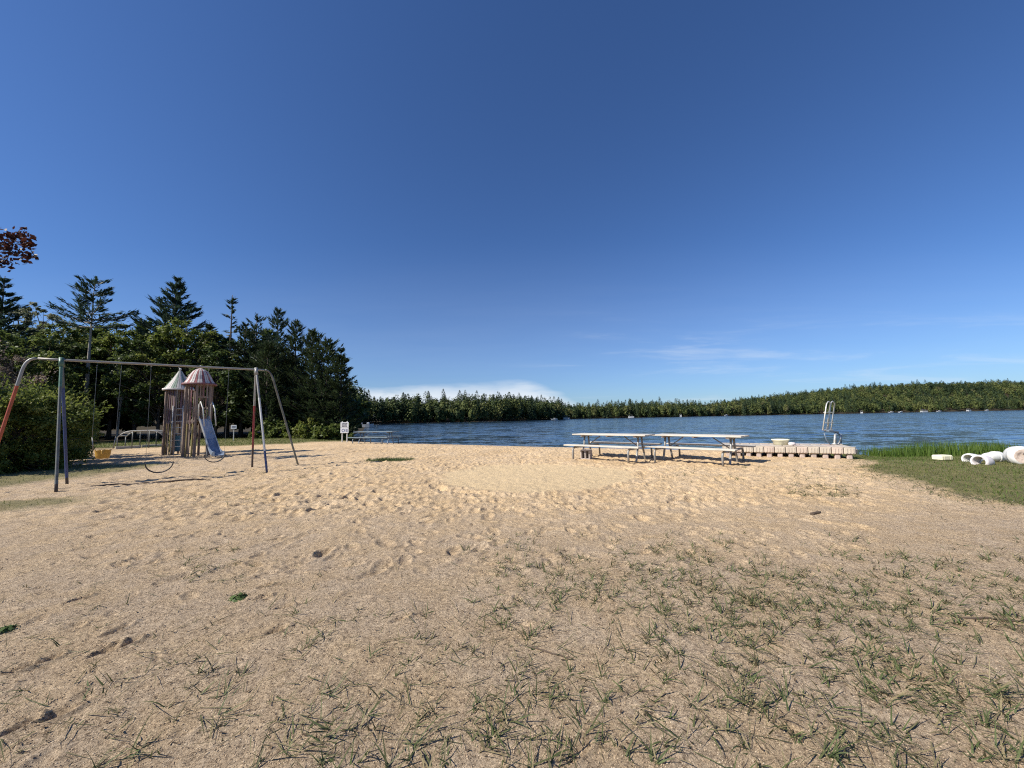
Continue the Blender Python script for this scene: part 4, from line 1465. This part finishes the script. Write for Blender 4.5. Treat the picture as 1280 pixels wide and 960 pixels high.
# ------------------------------------------------------------------ picnic tables
def picnic_table(loc_, rz, label, L=2.44, wood_m='table_wood', frame='galv', seed=1, skew=0.):
    g = random.Random(seed)
    x, y = loc_
    rt = empty('picnic_table', (x, y, ground_z(x, y) - .01), rz, label, 'picnic table', 'picnic tables')
    rt.rotation_euler = (skew, 0, rz)
    TW = .74; n = 5; bw = TW / n - .008
    b = MB()
    for i in range(n):
        yy = -TW / 2 + (i + .5) * TW / n
        b.box((g.uniform(-.006, .006), yy, .745 + g.uniform(-.002, .002)), (L, bw, .04), bev=.005)
    tt = b.build('tabletop', M[wood_m], rt)
    for xx in (-L * .36, 0, L * .36):
        b = MB(); b.box((xx, 0, .706), (.06, TW * .92, .036)); b.build('cleat', M['old_wood'], tt)
    for s in (-1, 1):
        b = MB()
        for i in (-1, 1):
            b.box((g.uniform(-.006, .006), s * .75 + i * .0675, .435), (L, .127, .04), bev=.005)
        b.build('bench', M[wood_m], rt)
    for s in (-1, 1):
        xx = s * L * .37
        # end frame: two uprights, one cross arm, curved bench legs
        b = MB()
        for q in (-1, 1):
            pts = [(xx, q * .12, .688), (xx, q * .15, .45), (xx, q * .24, .22), (xx, q * .30, .04), (xx, q * .36, -.03)]
            b.tube(pts, .029, 10)
            pts = [(xx, q * .18, .37)] + [(xx, q * (.70 + .13 * math.sin(a)), .37 - .09 * (1 - math.cos(a))) for a in np.linspace(0, PI / 2, 6)] + [(xx, q * .83, -.03)]
            b.tube(pts, .029, 10)
        b.tube([(xx, -.2, .37), (xx, .2, .37)], .024, 10)
        b.tube([(xx, -.33, .69), (xx, .33, .69)], .022, 10)
        fr_ = b.build('end_frame', M[frame], rt)
        b = MB(); b.tube([(xx * .98, 0, .37), (xx * .45, 0, .692)], .016, 8); b.build('brace', M[frame], fr_)
    return rt


picnic_table((3.08, 12.10), R(-41.5), 'bleached picnic table with a cinder block at its left foot', seed=1)
picnic_table((5.30, 11.15), R(-46.5), 'bleached picnic table end to end with the dock behind its right bench', seed=2)
p = at(470, 554)
picnic_table((p.x, p.y), R(-16), 'shaded blue-grey picnic table by the water near the white notice', 2.7, 'table_shade', 'ladder_dark', 3)

# cinder block
p = at(734, 575.8)
b = MB()
W_, H_, Dp = .29, .29, .28
t_ = .03
xsb = [-W_ / 2, -W_ / 2 + t_, -t_ / 2, t_ / 2, W_ / 2 - t_, W_ / 2]
for a, c in ((0, 1), (2, 3), (4, 5)):
    b.box(((xsb[a] + xsb[c]) / 2, 0, H_ / 2), (xsb[c] - xsb[a], Dp, H_ - 2 * t_), bev=.003)
b.box((0, 0, t_ / 2), (W_, Dp, t_), bev=.003); b.box((0, 0, H_ - t_ / 2), (W_, Dp, t_), bev=.003)
for k in (-1, 1): b.box((k * W_ / 4, .125, H_ / 2), (W_ / 2 - t_ * 1.5, .02, H_ - 2 * t_))
o = b.build('cinder_block', M['block']); o.location = (p.x, p.y + .1, ground_z(p.x, p.y + .1) - .01); o.rotation_euler = (0, 0, R(-28))
tag(o, 'grey cinder block with two holes standing on the sand by the left picnic table', 'block')

# ------------------------------------------------------------------ floating dock on the beach
pr = at(1076, 575.5); pl = at(905, 571.3)
dv = (Vector((pr.x, pr.y, 0)) - Vector((pl.x, pl.y, 0))); DL = dv.length; dv.normalize()
nrm = Vector((-dv.y, dv.x, 0))
zd = ground_z(pr.x - dv.x * 1.5, pr.y - dv.y * 1.5)
dk = empty('floating_dock', (pl.x, pl.y, zd), math.atan2(dv.y, dv.x), 'beige plastic sectional dock pulled up on the sand', 'dock')
DW, z0, z1 = 1.2, .115, .315
mod = .272; nm_ = int(DL / mod)
for i in range(nm_):
    x0 = i * mod; w_ = mod - .014
    b = MB()
    # deck block with grooved side
    b.box((x0 + mod / 2, DW / 2, (z0 + z1) / 2), (w_, DW, z1 - z0), bev=.02, mat=i % 3 == 1)
    for k in (-.07, 0, .07): b.box((x0 + mod / 2 + k, -.004, (z0 + z1) / 2 - .005), (.03, .014, z1 - z0 - .07), mat=i % 3 == 1, bev=.004)
    b.build('float_section', [M['dock'], M['dock_pink']], dk)
    for yy in (.12, DW - .12):
        b = MB(); b.box((x0 + mod / 2, yy, z0 / 2 - .03), (.13, .15, z0 + .05), bev=.02); b.build('foot', M['dock_foot'], dk)
b = MB(); b.box((nm_ * mod + .03, DW * .5, .20), (.07, DW * .8, .13), bev=.02); b.build('end_connector', M['dock'], dk)
b = MB(); b.box((nm_ * mod / 2, .03, z1 + .008), (nm_ * mod, .05, .014), bev=.004); b.box((nm_ * mod / 2, DW - .03, z1 + .008), (nm_ * mod, .05, .014), bev=.004); b.build('deck_edge', M['dock'], dk)


def on_dock(px, w):
    d = ray(px, 556); k = d.x / d.y
    base = Vector((pl.x, pl.y, 0)) + nrm * w
    u = (k * base.y - base.x) / (dv.x - k * dv.y)
    q = base + dv * u
    return Vector((q.x, q.y, zd + z1))


q = on_dock(976, .75)
b = MB(); s_ = q.y / FPX
b.lathe([(0, .0), (.17, .0), (.20, .012), (.215, .13), (.245, .14), (.245, .17), (.21, .172), (.20, .16), (.19, .02), (0, .015)], 28)
o = b.build('tub', M['cream']); o.location = q + Vector((0, 0, .002)); tag(o, 'round cream plastic tub standing on the dock', 'tub')
q = on_dock(990, .55)
b = MB(); b.lathe([(0, 0), (.06, .0), (.085, .03), (.08, .07), (.05, .085), (0, .09)], 16, M=Matrix.Diagonal((1.3, 1, 1, 1)))
o = b.build('float', M['pink_white']); o.location = q + Vector((0, 0, .002)); tag(o, 'small pinkish float lying on the dock beside the cream tub', 'float')

# swim ladder folded up on the dock
q = on_dock(1050, 1.12)
lad = empty('swim_ladder', q, math.atan2(dv.y, dv.x), 'tall aluminium swim ladder with looped handrails folded up at the dock edge', 'ladder')
kk = q.y / FPX


def lp(px, py, dy=0.):
    p_ = deep(px, py, q.y + dy)
    v = p_ - q
    return Vector((v.dot(dv), v.dot(nrm), v.z))


# two looped rails, each a long U
for (a, dy) in (((1028.3, 538, 1033.2, 503, 1038, 501.5, 1033.6, 538), .0), ((1034.6, 539, 1038.6, 501.5, 1043.3, 502.5, 1038.6, 539), .14)):
    x0, y0, x1, y1, x2, y2, x3, y3 = a
    P0, P1, P2, P3 = lp(x0, y0, dy), lp(x1, y1 + 2, dy), lp(x2, y2 + 2, dy + .1), lp(x3, y3, dy + .1)
    pts = [P0, P0.lerp(P1, .5), P1]
    m1 = P1.lerp(P2, .5) + Vector((0, 0, .06))
    pts += [P1 * .35 + m1 * .65 + Vector((0, 0, .005)), m1, P2 * .35 + m1 * .65 + Vector((0, 0, .005)), P2, P2.lerp(P3, .5), P3]
    b = MB(); b.tube(pts, .017, 10); b.build('handrail', M['ladder'], lad)
for i, py in enumerate((515.5, 528.5, 537.5)):
    b = MB(); A_, B_ = lp(1030.5 - .25 * i, py, .02), lp(1041.5 - .5 * i, py, .14)
    d_ = (B_ - A_); b.box((A_ + B_) / 2, (d_.length, .07, .03), (0, -math.asin(d_.z / d_.length), math.atan2(d_.y, d_.x)), bev=.006); b.build('step', M['ladder'], lad)
b = MB(); A_, B_ = lp(1033, 538.5, .0), lp(1045.5, 540, .12)
d_ = B_ - A_; b.box((A_ + B_) / 2, (d_.length, .16, .05), (0, -math.asin(d_.z / d_.length), math.atan2(d_.y, d_.x)), bev=.008); b.build('hinge_plate', M['ladder_dark'], lad)
for (px_, dy) in ((1043.0, -.04), (1049.5, .12)):
    b = MB(); t0 = lp(px_ + .8, 543, dy); t1 = lp(px_, 556.5, dy); t1.z = 0
    b.tube([t0, t0.lerp(t1, .5), t1], .026, 10); b.tube([t1 + Vector((0, 0, .001)), t1 + Vector((0, 0, .05))], .05, 10); b.build('base_leg', M['ladder'], lad)
    b = MB(); b.tube([t0 + Vector((.035, .035, .02)), t1 + Vector((.035, .035, 0.02))], .03, 8); b.build('base_leg', M['ladder_dark'], lad)
b = MB(); t1 = lp(1038, 556, .0); t1.z = .01; b.tube([lp(1030, 541), lp(1033, 550), t1], .015, 8); b.build('brace', M['ladder_dark'], lad)
b = MB(); b.tube([lp(1045, 539.5, .1), lp(1043.4, 544, -.04)], .02, 8); b.tube([lp(1045.2, 539.6, .12), lp(1049.8, 544, .12)], .02, 8); b.build('link_arm', M['ladder_dark'], lad)


# ------------------------------------------------------------------ floats on the lawn
def lawn_pos(px, py, z=.03): 
    p_ = at(px, py, z); return Vector((p_.x, p_.y, ground_z(p_.x, p_.y)))


p = lawn_pos(1185.5, 576)
b = MB(); b.box((0, 0, .075), (.36, .24, .14), bev=.028)
for k in (-.09, .09): b.box((k, -.121, .075), (.010, .006, .10))
o = b.build('foam_float', M['cream']); o.location = p + Vector((0, .14, 0)); o.rotation_euler = (0, 0, R(6)); tag(o, 'cream rectangular foam float lying on the grass', 'float')


def hollow_float(px, py, rz, label, r=.2, L=.46, sink=.085, mat='white_plastic'):
    p_ = lawn_pos(px, py)
    b = MB()
    prof = [(r * .70, 0), (r * .80, -.02), (r * .95, -.005), (r, .04), (r * .98, L * .5), (r * .93, L - .05), (r * .8, L), (r * .66, L), (r * .66, L * .6), (r * .68, .05)]
    Mx = Matrix.Translation((0, 0, r - sink)) @ Matrix.Rotation(R(-90), 4, 'X')
    b.lathe(prof, 28, M=Mx, closed=True)
    o_ = b.build('hollow_float', M[mat]); o_.location = p_; o_.rotation_euler = (R(-4), 0, rz)
    tag(o_, label, 'float', 'white hollow floats on the grass')


hollow_float(1211, 577.5, R(-80), 'white hollow tube float, left and farther one of the pair on the grass', .15, .25)
hollow_float(1224, 582.5, R(-78), 'white hollow tube float, right and nearer one of the pair on the grass', .16, .27, mat='pink_white')
p = lawn_pos(1248, 577)
b = MB(); b.lathe([(0, -.22), (.06, -.215), (.10, -.19), (.115, -.1), (.13, .05), (.14, .2), (.12, .26), (0, .28)], 24, M=Matrix.Translation((0, 0, .12)) @ Matrix.Rotation(R(90), 4, 'Y'))
b.lathe([(.135, .06), (.145, .07), (.145, .10), (.138, .11)], 24, M=Matrix.Translation((0, 0, .12)) @ Matrix.Rotation(R(90), 4, 'Y'))
o = b.build('barrel_float', M['white_plastic']); o.location = p + Vector((0, .12, 0)); o.rotation_euler = (0, 0, R(8)); tag(o, 'small tapered white float lying between the tube floats and the big buoy', 'float')
p = lawn_pos(1288, 582.5)
bb = empty('mooring_buoy', p + Vector((.03, .10, 0)), R(-28), 'big rounded white buoy with dirty brown end at the right edge', 'buoy')
Mx = Matrix.Translation((0, 0, .235)) @ Matrix.Rotation(R(-90), 4, 'X')
b = MB(); b.lathe([(.20, 0), (.235, .02), (.26, .08), (.265, .12), (.272, .13), (.272, .15), (.265, .16), (.262, .30), (.245, .38), (.19, .45), (.1, .49), (0, .5)], 32, M=Mx)
b.build('shell', M['white_plastic'], bb)
b = MB(); b.lathe([(0, .025), (.05, .03), (.11, .012), (.17, .0), (.20, .001)], 32, M=Mx)
eb = b.build('end_cap', M['dirty_end'], bb)
b = MB(); b.lathe([(0, -.004), (.035, -.006), (.045, .0), (.04, .02)], 14, M=Matrix.Translation((.02, -.012, .30)) @ Matrix.Rotation(R(-90), 4, 'X')); b.build('hole_disc', M['foot_dark'], eb)  # dark disc on the cap, its colour standing in for an unlit hole


bb.scale = (.84, .84, .84)


# ------------------------------------------------------------------ boats on the far shore
def boat(px, py, y, L, label, kind, rz):
    p_ = deep(px, py, y); L *= .78
    rt = empty('pontoon_boat' if kind == 'pontoon' else 'motor_boat', (p_.x, p_.y, WATER_Z), rz, label, 'boat', 'boats across the lake')
    b = MB()
    W_ = L * .36
    if kind == 'pontoon':
        for s in (-1, 1): b.tube([(-L * .48, s * W_ * .36, .18), (L * .4, s * W_ * .36, .18), (L * .5, s * W_ * .36, .32)], .28, 10)
        b.box((0, 0, .52), (L * .96, W_, .14)); b.build('hull', M['boat_grey'], rt)
        b = MB()
        for s in (-1, 1): b.box((0, s * W_ * .48, .95), (L * .9, .06, .72))
        for s in (-1, 1): b.box((s * L * .45, 0, .95), (.06, W_ * .93, .72))
        b.build('side_panel', M['boat_white'], rt)
        b = MB(); b.box((-L * .12, 0, 2.35), (L * .55, W_ * .95, .10), bev=.04)
        for sx in (-.36, .12):
            for s in (-1, 1): b.tube([(sx * L, s * W_ * .45, 1.3), (sx * L, s * W_ * .45, 2.32)], .04, 6)
        b.build('canopy', M['boat_white'], rt)
    else:
        V, F = [], []
        st_ = [(-.5, .9, 0), (-.2, 1, .0), (.15, .95, .02), (.38, .6, .1), (.5, .04, .2)]
        for t_, w_, r_ in st_:
            V += [(t_ * L, -W_ / 2 * w_, .75 + r_), (t_ * L, -W_ * .36 * w_, .05), (t_ * L, 0, -.15 + r_), (t_ * L, W_ * .36 * w_, .05), (t_ * L, W_ / 2 * w_, .75 + r_)]
        for i in range(4):
            for k in range(4): F.append((i * 5 + k, i * 5 + 5 + k, i * 5 + 6 + k, i * 5 + 1 + k))
            F.append((i * 5, i * 5 + 4, i * 5 + 9, i * 5 + 5))
        F.append((0, 1, 2, 3, 4))
        b.add(V, F); b.build('hull', M['boat_white'], rt)
        b = MB(); b.box((L * .02, 0, 1.0), (L * .22, W_ * .7, .5), bev=.08); b.build('console', M['boat_grey'], rt)
        b = MB(); b.box((-L * .53, 0, .7), (.35, .4, .9), bev=.05); b.build('outboard', M['boat_dark'], rt)


boat(460, 531, 96, 3.4, 'white motor boat moored close to the wood, right of the white notice', 'motor', .15)
boat(693, 525, 236, 5.0, 'boat at the tip of the wooded point', 'motor', .1)
boat(708, 524, 262, 6.2, 'white boat just off the end of the wooded point', 'pontoon', -.1)
boat(789, 522, 325, 6.0, 'pontoon boat above the first picnic table', 'pontoon', .05)
boat(851, 521, 330, 4.6, 'small white boat above the second picnic table', 'pontoon', 1.2)
boat(908, 520, 345, 4.6, 'dim motor boat left of the swim ladder, along the brown trees', 'motor', .3)
boat(1077, 515.8, 352, 4.4, 'small bright white boat directly right of the swim ladder', 'pontoon', 1.0)
boat(1114, 515, 358, 6.0, 'white motor boat second to the right of the swim ladder', 'motor', 0)
boat(1126, 514.8, 366, 6.0, 'low boat close beside the second boat from the ladder', 'motor', .2)
boat(1155, 514.2, 365, 7.5, 'longest white boat under the wooded hillside', 'pontoon', .05)
boat(1174, 514, 372, 6.0, 'pale low boat right of the longest white boat', 'motor', 0)
boat(1211, 513.2, 378, 6.0, 'pale boat below the higher part of the hillside', 'pontoon', .3)
boat(1234, 512.8, 384, 5.0, 'rightmost pale boat along the far shore', 'motor', .1)

# ------------------------------------------------------------------ light, sky, colour
SUN_EL = 40.0
SUN_DIR = Vector((-.90, -.43, 0)).normalized()            # towards the sun, in plan
az = math.atan2(SUN_DIR.x, SUN_DIR.y)                     # clockwise from +Y
sun_d = bpy.data.lights.new('sun', 'SUN'); sun = bpy.data.objects.new('sun', sun_d); COL.objects.link(sun)
sun_d.energy = 4.6; sun_d.angle = R(.53); sun_d.color = (1.0, .94, .84)
to_sun = Vector((SUN_DIR.x * math.cos(R(SUN_EL)), SUN_DIR.y * math.cos(R(SUN_EL)), math.sin(R(SUN_EL))))
sun.rotation_euler = (-to_sun).to_track_quat('-Z', 'Y').to_euler()
sun.location = to_sun * 50

wd = bpy.data.worlds.new('World'); S.world = wd; wd.use_nodes = True
nt = wd.node_tree
for n_ in list(nt.nodes): nt.nodes.remove(n_)
sky = nt.nodes.new('ShaderNodeTexSky'); sky.sky_type = 'NISHITA'; sky.sun_disc = False
sky.sun_elevation = R(SUN_EL); sky.sun_rotation = az % (2 * PI)
sky.altitude = 200; sky.air_density = 1.0; sky.dust_density = .5; sky.ozone_density = 2.0
tc = nt.nodes.new('ShaderNodeTexCoord')
sep = nt.nodes.new('ShaderNodeSeparateXYZ'); nt.links.new(tc.outputs['Generated'], sep.inputs[0])
yy = math_n(nt, 'MAXIMUM', sep.outputs[1], .02)
u = math_n(nt, 'DIVIDE', sep.outputs[0], yy); v = math_n(nt, 'DIVIDE', sep.outputs[2], yy)
cmb = nt.nodes.new('ShaderNodeCombineXYZ'); nt.links.new(u, cmb.inputs[0]); nt.links.new(v, cmb.inputs[1])
mp = nt.nodes.new('ShaderNodeMapping'); mp.inputs['Scale'].default_value = (3.2, 15, 1); nt.links.new(cmb.outputs[0], mp.inputs[0])
nz = noise(nt, 1.0, 6, .55, mp.outputs[0], .3)
mp2 = nt.nodes.new('ShaderNodeMapping'); mp2.inputs['Scale'].default_value = (1.6, 16, 1); mp2.inputs['Rotation'].default_value = (0, 0, R(-6)); nt.links.new(cmb.outputs[0], mp2.inputs[0])
nz2 = noise(nt, 1.3, 6, .6, mp2.outputs[0], .4)


def mr(x, a, b, c=0, d=1, smooth=True):
    n_ = nt.nodes.new('ShaderNodeMapRange'); n_.interpolation_type = 'SMOOTHSTEP' if smooth else 'LINEAR'
    for i, k in enumerate((a, b, c, d)): n_.inputs[1 + i].default_value = k
    nt.links.new(x, n_.inputs[0]); return n_.outputs[0]


# low bank of cloud over the point, its top edge ragged
top = math_n(nt, 'MULTIPLY', mr(u, .30, .02), .098)
top = math_n(nt, 'MULTIPLY', top, mr(u, -.62, -.40, .6, 1))
top = math_n(nt, 'ADD', top, math_n(nt, 'MULTIPLY_ADD', nz.outputs['Fac'], .07, -.032))
bank = math_n(nt, 'SUBTRACT', top, v)
bank = math_n(nt, 'MULTIPLY', mr(bank, -.006, .045), mr(u, .34, .12))
nz3 = noise(nt, 3.1, 7, .62, mp.outputs[0], .6)
bank = math_n(nt, 'MULTIPLY', bank, mr(nz3.outputs['Fac'], .24, .52, .6, 1))
wisp = mr(nz2.outputs['Fac'], .50, .72)
wisp = math_n(nt, 'MULTIPLY', wisp, math_n(nt, 'MULTIPLY', mr(v, .30, .12), mr(u, -.1, .35)))
wisp = math_n(nt, 'MULTIPLY', wisp, .26)
veil = math_n(nt, 'MULTIPLY', mr(v, .50, .10), math_n(nt, 'MULTIPLY_ADD', nz2.outputs['Fac'], .08, .045))
cl = math_n(nt, 'MAXIMUM', math_n(nt, 'MULTIPLY', bank, .93), math_n(nt, 'ADD', wisp, veil))
cl = math_n(nt, 'MULTIPLY', cl, mr(sep.outputs[1], .02, .1))
hs = nt.nodes.new('ShaderNodeHueSaturation'); hs.inputs['Saturation'].default_value = 1.0; hs.inputs['Value'].default_value = 1.0
nt.links.new(sky.outputs[0], hs.inputs['Color'])
tinted = mix_c(nt, 1.0, hs.outputs[0], (.36, .53, .80), 'MULTIPLY')
skyc = mix_c(nt, cl, tinted, (5.3, 5.75, 6.3))
bg = nt.nodes.new('ShaderNodeBackground'); bg.inputs['Strength'].default_value = .10
nt.links.new(skyc, bg.inputs['Color'])
out = nt.nodes.new('ShaderNodeOutputWorld'); nt.links.new(bg.outputs[0], out.inputs[0])

vs_ = S.view_settings
vs_.view_transform = 'Standard'; vs_.look = 'None'; vs_.exposure = 0.6; vs_.gamma = 1.0; vs_.use_curve_mapping = False
S.render.engine = 'CYCLES'
S.cycles.use_denoising = False; S.cycles.filter_width = 1.15
S.cycles.max_bounces = 6; S.cycles.diffuse_bounces = 3; S.cycles.glossy_bounces = 3; S.cycles.transmission_bounces = 3
